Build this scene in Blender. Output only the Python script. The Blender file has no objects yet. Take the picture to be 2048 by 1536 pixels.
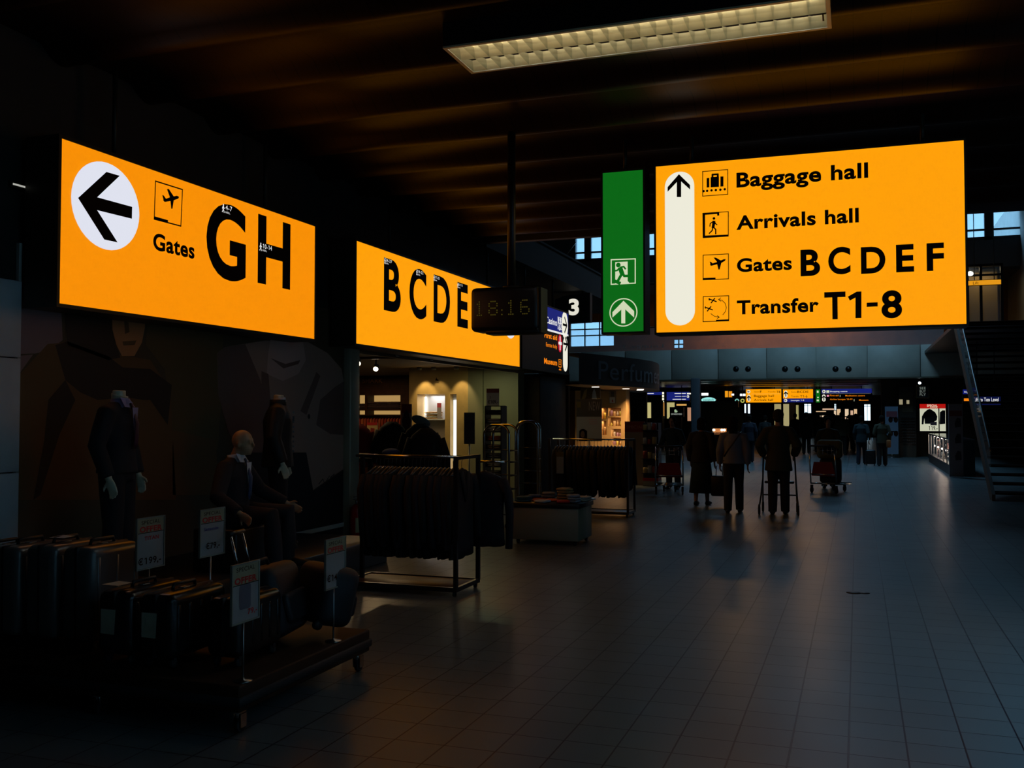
import bpy, bmesh, math, random
from math import sin, cos, pi, radians, atan2, sqrt
from mathutils import Vector, Matrix
random.seed(7)
COL = bpy.context.scene.collection
V = Vector

# ------------------------------------------------------------------ camera
F_PX = 1948.0
EYE = V((0.0, 0.0, 1.65))
YAW, PITCH = radians(19.53), math.atan(62 / F_PX)
cam_data = bpy.data.cameras.new('camera')
cam = bpy.data.objects.new('camera', cam_data)
COL.objects.link(cam)
cam.location = EYE
cam.rotation_euler = (pi / 2 + PITCH, 0, YAW)
cam_data.sensor_width = 36.0
cam_data.lens = 36.0 * F_PX / 2048
cam_data.clip_end = 300
bpy.context.scene.camera = cam
CROT = (Matrix.Rotation(YAW, 3, 'Z') @ Matrix.Rotation(pi / 2 + PITCH, 3, 'X'))

# ------------------------------------------------------------------ exposure and daylight
sc = bpy.context.scene
sc.view_settings.view_transform = 'Standard'
sc.view_settings.look = 'None'
sc.view_settings.gamma = 1.0
sc.view_settings.use_curve_mapping = False
sc.view_settings.exposure = 0.0
sc.cycles.max_bounces = 6
sc.cycles.sample_clamp_indirect = 3.0
world = bpy.data.worlds.new('sky')
sc.world = world
world.use_nodes = True
wb = world.node_tree.nodes['Background']
# sky with the zenith raised far above the horizon to light the floor
wn = world.node_tree
w_tc = wn.nodes.new('ShaderNodeTexCoord'); w_sx = wn.nodes.new('ShaderNodeSeparateXYZ'); w_mr = wn.nodes.new('ShaderNodeMapRange')
w_mr.inputs['From Min'].default_value = .25; w_mr.inputs['From Max'].default_value = .9
w_mr.inputs['To Min'].default_value = 1.7; w_mr.inputs['To Max'].default_value = 31.0
wn.links.new(w_tc.outputs['Generated'], w_sx.inputs[0]); wn.links.new(w_sx.outputs['Z'], w_mr.inputs['Value'])
wn.links.new(w_mr.outputs['Result'], wb.inputs[1])
wb.inputs[0].default_value = (0.24, 0.54, 0.86, 1)


def portal(loc, rot, sx, sy):
    l = bpy.data.lights.new('daylight_portal', 'AREA')
    l.shape = 'RECTANGLE'; l.size = sx; l.size_y = sy
    l.cycles.is_portal = True
    o = bpy.data.objects.new('daylight_portal', l); COL.objects.link(o)
    o.location = loc; o.rotation_euler = rot


CEIL = 4.6
Y_EDGE = 15.4
XR = 6.6          # right wall
Y_CL = 46.0       # clerestory wall
portal((4.5, 2.5, CEIL + .2), (0, 0, 0), 3.6, 8.0)
portal((-1.0, 33.0, 10.95), (0, 0, 0), 2.6, 4.0)
portal((0, Y_CL - .1, 9.2), (radians(-90), 0, 0), 17.0, 2.4)


# ------------------------------------------------------------------ where a point of the photograph lies on a known surface
def ray(px, py):
    return CROT @ V(((px - 1024) / F_PX, -(py - 768) / F_PX, -1.0))


def on_x(px, py, x):
    r = ray(px, py); return EYE + r * ((x - EYE.x) / r.x)


def on_y(px, py, y):
    r = ray(px, py); return EYE + r * ((y - EYE.y) / r.y)


def on_z(px, py, z=0.0):
    r = ray(px, py); return EYE + r * ((z - EYE.z) / r.z)


def ground(px, d):
    cx = (px - 1024) / F_PX * d
    return V((cx * cos(YAW) - d * sin(YAW), cx * sin(YAW) + d * cos(YAW), 0))


# ------------------------------------------------------------------ materials
MATS = {}


def mat(name, col=(.5, .5, .5), rough=.6, metal=0.0, emit=None, strength=1.0, noise=0.0, scale=8.0, bump=0.0,
        alpha=1.0, spec=.5, sample=True, trans=0.0):
    if name in MATS: return MATS[name]
    m = bpy.data.materials.new(name); m.use_nodes = True
    nt = m.node_tree; b = nt.nodes['Principled BSDF']
    b.inputs['Base Color'].default_value = (*col, 1)
    b.inputs['Roughness'].default_value = rough
    b.inputs['Metallic'].default_value = metal
    b.inputs['Specular IOR Level'].default_value = spec
    b.inputs['Alpha'].default_value = alpha
    if trans: b.inputs['Transmission Weight'].default_value = trans
    if emit:
        b.inputs['Emission Color'].default_value = (*emit, 1)
        b.inputs['Emission Strength'].default_value = strength
        m.cycles.emission_sampling = 'AUTO' if sample else 'NONE'
    if noise or bump:
        tc = nt.nodes.new('ShaderNodeTexCoord'); n = nt.nodes.new('ShaderNodeTexNoise')
        n.inputs['Scale'].default_value = scale; n.inputs['Detail'].default_value = 4
        nt.links.new(tc.outputs['Object'], n.inputs['Vector'])
        if noise:
            r = nt.nodes.new('ShaderNodeValToRGB')
            r.color_ramp.elements[0].position = .3; r.color_ramp.elements[1].position = .7
            r.color_ramp.elements[0].color = (*[c * (1 - noise) for c in col], 1)
            r.color_ramp.elements[1].color = (*[min(1, c * (1 + noise)) for c in col], 1)
            nt.links.new(n.outputs['Fac'], r.inputs['Fac']); nt.links.new(r.outputs['Color'], b.inputs['Base Color'])
        if bump:
            bp = nt.nodes.new('ShaderNodeBump'); bp.inputs['Strength'].default_value = bump
            nt.links.new(n.outputs['Fac'], bp.inputs['Height']); nt.links.new(bp.outputs['Normal'], b.inputs['Normal'])
    MATS[name] = m
    return m


def glow(name, col, strength=1.0, sample=True):
    return mat(name, (.02, .02, .02), .5, emit=col, strength=strength, sample=sample, spec=.2)


# ------------------------------------------------------------------ frames, mesh builder, things
class Frame:
    """a flat face: origin o, right u, up v, outward n"""
    def __init__(s, o, u, v=V((0, 0, 1))):
        s.o = V(o); s.u = V(u).normalized(); s.v = V(v).normalized(); s.n = s.u.cross(s.v)

    def P(s, a, b, c=0.0): return s.o + s.u * a + s.v * b + s.n * c

    def px(s, x, y):
        r = ray(x, y); t = (s.o - EYE).dot(s.n) / r.dot(s.n); p = EYE + r * t - s.o
        return (p.dot(s.u), p.dot(s.v))


TEXTS = {}


def raw_text(s, bold):
    c = bpy.data.curves.new('lettering_curve', 'FONT'); c.body = s; c.offset = bold; c.resolution_u = 6; c.fill_mode = 'FRONT'; c.space_character = 1.06
    o = bpy.data.objects.new('lettering_curve', c); COL.objects.link(o)
    me = bpy.data.meshes.new_from_object(o.evaluated_get(bpy.context.evaluated_depsgraph_get()))
    r = ([v.co.copy() for v in me.vertices], [tuple(p.vertices) for p in me.polygons])
    bpy.data.objects.remove(o); bpy.data.curves.remove(c); bpy.data.meshes.remove(me)
    return r


def text_geo(s, bold):
    """outline letters; the figures 1 and 9 are drawn as on the signs (flagged 1, 9 as a turned 6)"""
    k = (s, bold)
    if k in TEXTS: return TEXTS[k]
    if not ('9' in s or '1' in s): TEXTS[k] = raw_text(s, bold); return TEXTS[k]
    mx = lambda g: max(v.x for v in g[0])
    i0 = mx(raw_text('I', bold)); vs, fs, x = [], [], 0.0
    for ch in s:
        if ch != ' ':
            v, f = raw_text('6' if ch == '9' else ch, bold); v = [p + V((.1 if ch == '1' else 0, 0, 0)) for p in v]
            if ch == '9':
                ax, bx = min(p.x for p in v), max(p.x for p in v); ay, by = min(p.y for p in v), max(p.y for p in v)
                v = [V((ax + bx - p.x, ay + by - p.y, 0)) for p in v]
            if ch == '1':
                ax, t = min(p.x for p in v), max(p.y for p in v); n = len(v)
                v += [V((ax + .01, t, 0)), V((ax + .01, t - .19, 0)), V((ax - .13, t - .10, 0)), V((ax - .17, t - .18, 0)), V((ax - .02, t, 0))]
                v[n:] = [V((ax + .01, t, 0)), V((ax - .04, t, 0)), V((ax - .17, t - .10, 0)), V((ax - .13, t - .18, 0)), V((ax + .01, t - .12, 0))]
                f = list(f) + [(n, n + 1, n + 2, n + 3, n + 4)]
            o = len(vs); vs += [p + V((x, 0, 0)) for p in v]; fs += [tuple(q + o for q in t_) for t_ in f]
        x += mx(raw_text(ch + 'I', bold)) - i0 + (.1 if ch == '1' else 0)
    TEXTS[k] = (vs, fs)
    return TEXTS[k]


class MB:
    def __init__(s): s.v = []; s.f = []; s.sm = []; s.mi = []; s.m = 0

    def add(s, vs, fs, smooth=False):
        o = len(s.v); s.v += [V(x) for x in vs]
        for f in fs: s.f.append(tuple(i + o for i in f)); s.sm.append(smooth); s.mi.append(s.m)
        return s

    def box(s, lo, hi):
        (x0, y0, z0), (x1, y1, z1) = lo, hi
        return s.add([(x0, y0, z0), (x1, y0, z0), (x1, y1, z0), (x0, y1, z0), (x0, y0, z1), (x1, y0, z1), (x1, y1, z1), (x0, y1, z1)],
                     [(0, 3, 2, 1), (4, 5, 6, 7), (0, 1, 5, 4), (1, 2, 6, 5), (2, 3, 7, 6), (3, 0, 4, 7)])

    def rbox(s, lo, hi, r=.02, seg=2, M=None):
        bm = bmesh.new(); bmesh.ops.create_cube(bm, size=1)
        lo, hi = V(lo), V(hi); c = (lo + hi) / 2; d = hi - lo
        for v in bm.verts: v.co = V((v.co.x * d.x, v.co.y * d.y, v.co.z * d.z))
        bmesh.ops.bevel(bm, geom=bm.edges[:], offset=min(r, min(d) * .49), segments=seg, affect='EDGES', profile=.5)
        for v in bm.verts: v.co = (M @ (v.co + c)) if M else v.co + c
        bm.verts.index_update()
        s.add([v.co.copy() for v in bm.verts], [tuple(v.index for v in f.verts) for f in bm.faces], True)
        bm.free(); return s

    def ring_loft(s, rings, cap=True, smooth=True):
        n = len(rings[0]); vs = [p for r in rings for p in r]; fs = []
        for k in range(len(rings) - 1):
            for i in range(n):
                j = (i + 1) % n
                fs.append((k * n + i, k * n + j, (k + 1) * n + j, (k + 1) * n + i))
        if cap:
            fs.append(tuple(range(n - 1, -1, -1))); b = (len(rings) - 1) * n; fs.append(tuple(range(b, b + n)))
        return s.add(vs, fs, smooth)

    def tube(s, pts, r, n=8, side=None, cap=True):
        """limb or pipe through pts; r: one radius, or one (rx, ry) per point"""
        pts = [V(p) for p in pts]
        rr = [(r, r)] * len(pts) if isinstance(r, (int, float)) else [(q, q) if isinstance(q, (int, float)) else q for q in r]
        rings = []; prev = V(side) if side else None
        for i, p in enumerate(pts):
            t = (pts[min(i + 1, len(pts) - 1)] - pts[max(i - 1, 0)]).normalized()
            a = prev if prev is not None else (V((1, 0, 0)) if abs(t.x) < .8 else V((0, 1, 0)))
            a = (a - t * a.dot(t)).normalized(); b = t.cross(a); prev = a if side is None else V(side)
            rings.append([p + a * (rr[i][0] * cos(2 * pi * k / n)) + b * (rr[i][1] * sin(2 * pi * k / n)) for k in range(n)])
        return s.ring_loft(rings, cap)

    def cyl(s, p0, p1, r, n=12): return s.tube([p0, p1], r, n)

    def lathe(s, prof, c=(0, 0, 0), n=20, axis=None):
        c = V(c); ax = V(axis).normalized() if axis else V((0, 0, 1))
        a = V((1, 0, 0)) if abs(ax.x) < .8 else V((0, 1, 0)); a = (a - ax * a.dot(ax)).normalized(); b = ax.cross(a)
        return s.ring_loft([[c + ax * z + (a * cos(2 * pi * k / n) + b * sin(2 * pi * k / n)) * max(r, 1e-4) for k in range(n)] for r, z in prof])

    def ell(s, c, r, n=12, m=8, M=None):
        c = V(c); rings = []
        for i in range(m + 1):
            t = -pi / 2 + pi * i / m; q = max(cos(t), 1e-3)
            ring = [V((r[0] * q * cos(2 * pi * k / n), r[1] * q * sin(2 * pi * k / n), r[2] * sin(t))) for k in range(n)]
            rings.append([c + (M @ p if M else p) for p in ring])
        return s.ring_loft(rings)

    # --- flat marks on a frame; *px variants take points of the photograph
    def poly(s, fr, ab, c=0.0): return s.add([fr.P(a, b, c) for a, b in ab], [tuple(range(len(ab)))])

    def polypx(s, fr, pts, c=0.0): return s.poly(fr, [fr.px(*p) for p in pts], c)

    def rect(s, fr, a0, b0, a1, b1, c=0.0): return s.poly(fr, [(a0, b0), (a1, b0), (a1, b1), (a0, b1)], c)

    def slab(s, fr, a0, b0, a1, b1, c0, c1):
        P = [fr.P(a, b, c) for c in (c0, c1) for a, b in ((a0, b0), (a1, b0), (a1, b1), (a0, b1))]
        return s.add(P, [(0, 3, 2, 1), (4, 5, 6, 7), (0, 1, 5, 4), (1, 2, 6, 5), (2, 3, 7, 6), (3, 0, 4, 7)])

    def disc(s, fr, a, b, r, c=0.0, rb=None, n=40):
        return s.poly(fr, [(a + r * cos(2 * pi * k / n), b + (rb or r) * sin(2 * pi * k / n)) for k in range(n)], c)

    def ring(s, fr, a, b, r, w, c=0.0, n=40, t0=0, t1=2 * pi):
        for k in range(n):
            q0, q1 = t0 + (t1 - t0) * k / n, t0 + (t1 - t0) * (k + 1) / n
            s.poly(fr, [(a + (r - w) * cos(q0), b + (r - w) * sin(q0)), (a + r * cos(q0), b + r * sin(q0)),
                        (a + r * cos(q1), b + r * sin(q1)), (a + (r - w) * cos(q1), b + (r - w) * sin(q1))], c)
        return s

    def capsule(s, fr, a0, b0, a1, b1, c=0.0, n=16):
        r = (a1 - a0) / 2; m = (a0 + a1) / 2
        pts = [(m + r * cos(pi * k / n), b1 - r + r * sin(pi * k / n)) for k in range(n + 1)]
        pts += [(m + r * cos(pi + pi * k / n), b0 + r + r * sin(pi + pi * k / n)) for k in range(n + 1)]
        return s.poly(fr, pts, c)

    def stroke(s, fr, ab, w, c=0.0, closed=False):
        ab = [V(p) for p in ab]
        if closed: ab = ab + [ab[0]]
        for p, q in zip(ab, ab[1:]):
            d = (q - p)
            if d.length < 1e-6: continue
            d.normalize(); n = V((-d.y, d.x)) * (w / 2); p2 = p - d * (w / 2 if closed else w * .3); q2 = q + d * (w / 2 if closed else w * .3)
            s.poly(fr, [tuple(p2 - n), tuple(q2 - n), tuple(q2 + n), tuple(p2 + n)], c)
        return s

    def strokepx(s, fr, pts, w, c=0.0, closed=False): return s.stroke(fr, [fr.px(*p) for p in pts], w, c, closed)

    def text(s, fr, t, a0, b0, a1, b1, c=0.0, bold=.02, mirror=False):
        """lettering whose ink runs from a0 to a1, standing on b0, its tallest letter reaching b1"""
        vs, fs = text_geo(t, bold)
        x0 = min(v.x for v in vs); x1 = max(v.x for v in vs); yt = max(v.y for v in vs)
        sx = (a1 - a0) / (x1 - x0); sy = (b1 - b0) / yt
        return s.add([fr.P((a1 - (v.x - x0) * sx) if mirror else (a0 + (v.x - x0) * sx), b0 + v.y * sy, c) for v in vs], fs)

    def textpx(s, fr, t, x0, yb, x1, yt, c=0.0, bold=.02, mirror=False):
        a0, b0 = fr.px(x0, yb); a1, b1 = fr.px(x1, yt)
        return s.text(fr, t, a0, b0, a1, b1, c, bold, mirror)

    def build(s, name, mats, parent=None, local=False):
        me = bpy.data.meshes.new(name)
        off = V((0, 0, 0))
        if parent is not None and not local:
            p = parent
            while p is not None: off += p.location; p = p.parent
        me.from_pydata([tuple(v - off) for v in s.v], [], s.f)
        for m in (mats if isinstance(mats, (list, tuple)) else [mats]): me.materials.append(m)
        me.polygons.foreach_set('use_smooth', s.sm); me.polygons.foreach_set('material_index', s.mi)
        me.update()
        o = bpy.data.objects.new(name, me); COL.objects.link(o)
        if parent is not None: o.parent = parent
        return o


def tag(o, label=None, cat=None, group=None, kind=None):
    if label: o['label'] = label
    if cat: o['category'] = cat
    if group: o['group'] = group
    if kind: o['kind'] = kind
    return o


def thing(name, label, cat, loc=(0, 0, 0), group=None, rz=0.0):
    o = bpy.data.objects.new(name, None); o.empty_display_size = .1; COL.objects.link(o)
    o.location = loc; o.rotation_euler = (0, 0, rz)
    return tag(o, label, cat, group)


def struct(name, mb, m): return tag(mb.build(name, m), kind='structure')


def copy_tree(o, loc, rz=0.0, label=None, group=None, mats=None, scale=None):
    """a thing, its parts and their sub-parts; mats maps old material names to new materials"""
    def cp(x, par):
        c = x.copy(); COL.objects.link(c)
        if par is not None: c.parent = par
        if mats and x.type == 'MESH' and any(s.material and s.material.name in mats for s in x.material_slots):
            c.data = x.data.copy()
            for i, mm in enumerate(c.data.materials):
                if mm.name in mats: c.data.materials[i] = mats[mm.name]
        for ch in x.children: cp(ch, c)
        return c
    c = cp(o, None); c.location = loc; c.rotation_euler = (0, 0, rz)
    if scale: c.scale = (scale,) * 3
    if label: c['label'] = label
    if group: c['group'] = group
    return c


def lamp(kind, loc, col, energy, size=.2, rot=(0, 0, 0), spot=None, name='lamp_light'):
    l = bpy.data.lights.new(name, kind); l.color = col; l.energy = energy
    if kind == 'AREA': l.size = size
    else: l.shadow_soft_size = size
    if spot: l.spot_size = spot; l.spot_blend = .6
    o = bpy.data.objects.new(name, l); COL.objects.link(o); o.location = loc; o.rotation_euler = rot
    return o


def crop(x0, y0, w, W): return lambda x, y: (x0 + x * w / W, y0 + y * w / W)


# ------------------------------------------------------------------ palette
M_ORANGE = glow('orange sign acrylic', (1.0, .352, .002), 1.0)
M_ORANGE_L = glow('deeper orange sign acrylic', (.93, .275, .0012), 1.0)
M_WHITE_LIT = glow('white lit acrylic', (.85, .83, .70), 1.0)
M_WHITE_COOL = glow('cool white lit acrylic', (.74, .76, .86), 1.0)
M_GREEN = glow('green sign acrylic', (.003, .13, .008), 1.0)
M_PALE = glow('pale lit lettering', (.62, .68, .45), 1.0, False)
M_BLUE = glow('blue sign acrylic', (.008, .014, .16), 1.0)
M_TXT_W = glow('white lit lettering', (.8, .8, .8), 1.0, False)
M_TXT_O = glow('orange lit lettering', (.9, .22, .005), 1.0, False)
M_INK = mat('black vinyl', (.02, .004, .002), .6, spec=.1)
M_HOUSING = mat('dark sign housing', (.03, .028, .018), .45, .3)
M_BLACK = mat('black lacquer', (.006, .006, .006), .4)
M_STEEL = mat('brushed steel', (.35, .35, .34), .3, 1.0)
M_CHROME = mat('chrome tube', (.6, .6, .6), .15, 1.0)
M_RUBBER = mat('black rubber', (.01, .01, .01), .7)
M_PAPER = mat('white card', (.62, .62, .6), .7)
M_PAPER_Y = mat('cream card', (.6, .55, .38), .7)
M_RED = mat('red print', (.45, .012, .01), .55)
M_WOOD_D = mat('dark stained wood', (.030, .012, .005), .6, spec=.2, noise=.4, scale=6)
M_BEIGE = mat('pale birch veneer', (.55, .37, .13), .5, noise=.12, scale=5)
M_GLASS = mat('clear glass', (.9, .95, .95), .03, alpha=.12, spec=.5)
M_WHITE_PAINT = mat('white paint', (.6, .6, .57), .5)

# ================================================================== THE SETTING
def tile_floor():
    m = bpy.data.materials.new('grey floor tiles'); m.use_nodes = True; nt = m.node_tree; b = nt.nodes['Principled BSDF']
    tc = nt.nodes.new('ShaderNodeTexCoord'); br = nt.nodes.new('ShaderNodeTexBrick')
    br.offset = 0.0; br.squash = 1.0
    br.inputs['Color1'].default_value = (.103, .124, .124, 1); br.inputs['Color2'].default_value = (.093, .112, .113, 1)
    br.inputs['Mortar'].default_value = (.006, .006, .014, 1)
    br.inputs['Scale'].default_value = 1.0; br.inputs['Mortar Size'].default_value = .0048; br.inputs['Mortar Smooth'].default_value = .2
    br.inputs['Brick Width'].default_value = .272; br.inputs['Row Height'].default_value = .272
    mp = nt.nodes.new('ShaderNodeMapping'); mp.inputs['Location'].default_value = (.06, .1, 0)
    nt.links.new(tc.outputs['Object'], mp.inputs['Vector']); nt.links.new(mp.outputs['Vector'], br.inputs['Vector'])
    nt.links.new(br.outputs['Color'], b.inputs['Base Color'])
    n = nt.nodes.new('ShaderNodeTexNoise'); n.inputs['Scale'].default_value = 1.3; n.inputs['Detail'].default_value = 3
    nt.links.new(mp.outputs['Vector'], n.inputs['Vector'])
    mr = nt.nodes.new('ShaderNodeMapRange'); mr.inputs['To Min'].default_value = .26; mr.inputs['To Max'].default_value = .36
    nt.links.new(n.outputs['Fac'], mr.inputs['Value']); nt.links.new(mr.outputs['Result'], b.inputs['Roughness'])
    bp = nt.nodes.new('ShaderNodeBump'); bp.inputs['Strength'].default_value = .3; bp.inputs['Distance'].default_value = .002
    iv = nt.nodes.new('ShaderNodeMath'); iv.operation = 'SUBTRACT'; iv.inputs[0].default_value = 1.0
    nt.links.new(br.outputs['Fac'], iv.inputs[1]); nt.links.new(iv.outputs[0], bp.inputs['Height']); nt.links.new(bp.outputs['Normal'], b.inputs['Normal'])
    b.inputs['Specular IOR Level'].default_value = .12
    return m


M_WALL_D = mat('dark wall paint', (.022, .018, .012), .7, noise=.2, scale=3)
M_WALL_B = mat('brown wall panel', (.20, .09, .022), .6, noise=.25, scale=2)
M_PLASTER = mat('grey plaster', (.12, .12, .11), .8, noise=.15, scale=2)
M_ENAMEL = mat('pale enamel cladding', (.50, .46, .37), .5, noise=.06, scale=3)
M_PANEL_G = mat('grey wall panel', (.75, .74, .72), .6, noise=.06, scale=4)
M_MULL = mat('grey window frame', (.06, .07, .08), .5)
M_CEIL_A = mat('atrium ceiling paint', (.05, .05, .05), .8)

XL, XW = -16.0, -6.35
Y_OPEN0, Y_OPEN1, Z_OPEN = 11.55, 18.3, 2.62
struct('floor', MB().box((XL, -8, -.1), (XR + .3, 78, 0)), tile_floor())
mb = MB()
mb.box((XW - .2, -8, 0), (XW, Y_OPEN0, CEIL + .3)); mb.box((XW - .2, Y_OPEN0, Z_OPEN), (XW, Y_OPEN1, CEIL + .3))
mb.box((XW - .2, Y_OPEN1, Z_OPEN), (XW, 21.0, 3.6))
struct('wall_left', mb, M_WALL_D)
struct('wall_rear', MB().box((XL, -8.2, 0), (XR + .3, -8, CEIL + .3)), M_PLASTER)
struct('wall_right', MB().box((XR, -8, 0), (XR + .3, 78, 11.2)), M_PLASTER)
SX0, SX1, SY0, SY1 = 2.7, 6.3, -1.5, 6.5          # unseen roof window added to light the right side of the near floor
mb = MB()
for k in range(5): mb.box((SX0, SY0 + k * 2 - .04, CEIL + .16), (SX1, SY0 + k * 2 + .04, CEIL + .3))
w1 = struct('window_1', mb.box((4.45, SY0, CEIL + .16), (4.55, SY1, CEIL + .3)), M_MULL)
MB().box((SX0, SY0, CEIL + .24), (SX1, SY1, CEIL + .25)).build('pane', M_GLASS, w1)
struct('wall_outer', MB().box((XL - .2, -8, 0), (XL, 50.2, 11.2)).box((XL - .2, 50.2, 0), (XL, 78, 3.5)), M_WALL_D)


def slat_ceiling():
    m = mat('dark glossy ceiling strip', (.013, .004, .002), .42, 0.0, spec=.075)
    nt = m.node_tree; b = nt.nodes['Principled BSDF']; tc = nt.nodes.new('ShaderNodeTexCoord')
    br = nt.nodes.new('ShaderNodeTexBrick'); br.offset = 0
    br.inputs['Color1'].default_value = (.020, .007, .0035, 1); br.inputs['Color2'].default_value = (.016, .0055, .003, 1)
    br.inputs['Mortar'].default_value = (.002, .001, .001, 1); br.inputs['Scale'].default_value = 1; br.inputs['Mortar Size'].default_value = .004
    br.inputs['Brick Width'].default_value = .21; br.inputs['Row Height'].default_value = 40
    nt.links.new(tc.outputs['Object'], br.inputs['Vector']); nt.links.new(br.outputs['Color'], b.inputs['Base Color'])
    mb = MB(); y = -8.0; prof = []; pitch = 1.07
    while y < Y_EDGE - .2:
        prof += [(y, CEIL + .14)]
        for k in range(9): prof.append((y + .3 + (pitch - .62) * k / 8, CEIL + .13 - .12 * sin(pi * k / 8)))
        prof += [(y + pitch - .1, CEIL + .14)]
        y += pitch
    prof = [(min(a, Y_EDGE), z) for a, z in prof] + [(Y_EDGE, CEIL + .14)]
    n = len(prof)
    def strip(xa, xb, pr):
        n = len(pr); mb.add([(xa, a, z) for a, z in pr] + [(xb, a, z) for a, z in pr], [(k, k + 1, n + k + 1, n + k) for k in range(n - 1)], True)
    strip(XL, SX0, prof); strip(SX1, XR + .3, prof)
    strip(SX0, SX1, [p for p in prof if p[0] <= SY0]); strip(SX0, SX1, [p for p in prof if p[0] >= SY1])
    for lo, hi in (((XL, -8), (SX0, Y_EDGE)), ((SX1, -8), (XR + .3, Y_EDGE)), ((SX0, -8), (SX1, SY0)), ((SX0, SY1), (SX1, Y_EDGE))): mb.box((*lo, CEIL + .15), (*hi, CEIL + .35))
    struct('ceiling', mb, m)


slat_ceiling()
struct('trim_1', MB().box((XL, Y_EDGE, CEIL - .02), (XR, Y_EDGE + .15, 11.2)), mat('ceiling edge', (.02, .02, .025), .6))
mb = MB().box((XL, Y_EDGE, 11.0), (-2.3, Y_CL + .3, 11.2)).box((.3, Y_EDGE, 11.0), (XR + .3, Y_CL + .3, 11.2))
mb.box((-2.3, Y_EDGE, 11.0), (.3, 31, 11.2)).box((-2.3, 35, 11.0), (.3, Y_CL + .3, 11.2))
struct('ceiling_atrium', mb, M_CEIL_A)
mb = MB()
for k in range(3): mb.box((-2.3, 31 + k * 2 - .05, 11.02), (.3, 31 + k * 2 + .05, 11.16))
w4 = struct('window_4', mb.box((-1.05, 31, 11.02), (-.95, 35, 11.16)), M_MULL)  # unseen skylight, added and placed to light the bridge fascia
MB().box((-2.3, 31, 11.09), (.3, 35, 11.1)).build('pane', M_GLASS, w4)
# gallery of the upper floor along the left side of the atrium
struct('trim_2', MB().box((XL, Y_EDGE + .2, 4.55), (-6.0, 27, 5.12)).box((-6.03, Y_EDGE + .2, 5.12), (-5.97, 27, 5.16)), M_WALL_D)

# ---- clerestory
ZC0, ZC1 = on_y(2000, 476, Y_CL).z, on_y(2000, 414, Y_CL).z
mb = MB().box((XL, Y_CL, 8.0), (XR + .3, Y_CL + .3, ZC0 - .05)).box((XL, Y_CL, ZC1), (XR + .3, Y_CL + .3, 11.2))
mb.box((XL, Y_CL, ZC0 - .05), (-13, Y_CL + .3, ZC1))
struct('wall_clerestory', mb, mat('blue grey spandrel', (.10, .11, .12), .6))
mb = MB(); x0 = on_y(1175, 490, Y_CL).x
for k in range(-5, 16):
    x = x0 + k * 1.27
    if -13 < x < XR: mb.box((x - .17, Y_CL + .02, ZC0 - .05), (x + .17, Y_CL + .2, ZC1))
zb = on_y(2000, 457, Y_CL).z
mb.box((-13, Y_CL + .05, zb - .04), (XR, Y_CL + .15, zb + .04)).box((-13, Y_CL + .02, ZC0 - .05), (XR, Y_CL + .2, ZC0 + .1))
w2 = struct('window_2', mb, M_MULL)
mb = MB()
for k in range(-4, 3, 2): mb.tube([(x0 + k * 1.27, Y_CL - .2, ZC1), (x0 + (k + 1.6) * 1.27, Y_CL - .2, ZC0 + .9), (x0 + (k + 1) * 1.27, Y_CL - .2, ZC0)], .018, 6)
mb.build('brace_cable', M_STEEL, w2)
MB().box((-13, Y_CL + .1, ZC0), (XR, Y_CL + .11, ZC1)).build('pane', M_GLASS, w2)

# ---- bridge of the upper floor across the hall, its fascia, what lies behind it
Y_B = 40.0
ZB0, ZB1 = on_y(1600, 756.5, Y_B).z, on_y(1600, 694.5, Y_B).z
struct('ceiling_far', MB().box((XL, Y_B + .1, ZB0), (XR, 78, ZB0 + .2)), mat('far ceiling strip', (.06, .03, .012), .35, noise=.3, scale=2))
joints = [on_y(p, 725, Y_B).x for p in (1250, 1343, 1436, 1533, 1632, 1735, 1841)]
step = joints[3] - joints[2]; xs = [joints[0] - 2 * step, joints[0] - step] + joints + [joints[-1] + step, joints[-1] + 2 * step, XR]
mb = MB()
for a, b in zip(xs, xs[1:]): mb.rbox((a + .014, Y_B, ZB0), (b - .014, Y_B + .08, ZB1), .01, 1)
mb.box((xs[0], Y_B + .08, ZB0), (XR, Y_B + .1, ZB1))
fas = struct('trim_3', mb, M_ENAMEL)
FB = Frame((0, Y_B - .004, 0), (1, 0, 0))
for p in (1472, 1496, 1570, 1595, 1671, 1697):
    a, b = FB.px(p, 738); m_ = MB().lathe([(.115, .0), (.115, .012), (.09, .012), (.085, .002), (.0, .002)], (a, Y_B - .012, b), 20, (0, 1, 0)); m_.build('vent', M_BLACK, fas)
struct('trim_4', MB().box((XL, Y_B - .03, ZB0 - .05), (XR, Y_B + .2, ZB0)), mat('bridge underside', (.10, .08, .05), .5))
struct('floor_upper', MB().box((XL, Y_B + .1, ZB1 - .4), (XR, 53, ZB1 - .3)), M_PLASTER)
# upper wall with daylight windows at its left end
Y_U = 50.0


def holed_wall(y, x0, x1, z0, z1, holes, t=.2):
    mb = MB(); xsx = sorted({x0, x1, *[h[0] for h in holes], *[h[1] for h in holes]})
    for a, b in zip(xsx, xsx[1:]):
        z = z0
        for h in sorted([h for h in holes if h[0] <= a + 1e-6 and h[1] >= b - 1e-6], key=lambda h: h[2]):
            if h[2] > z: mb.box((a, y, z), (b, y + t, h[2]))
            z = h[3]
        if z < z1: mb.box((a, y, z), (b, y + t, z1))
    return mb


def hole(px0, py0, px1, py1, y):
    a, b = on_y(px0, py1, y), on_y(px1, py0, y); return (a.x, b.x, a.z, b.z)


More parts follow.
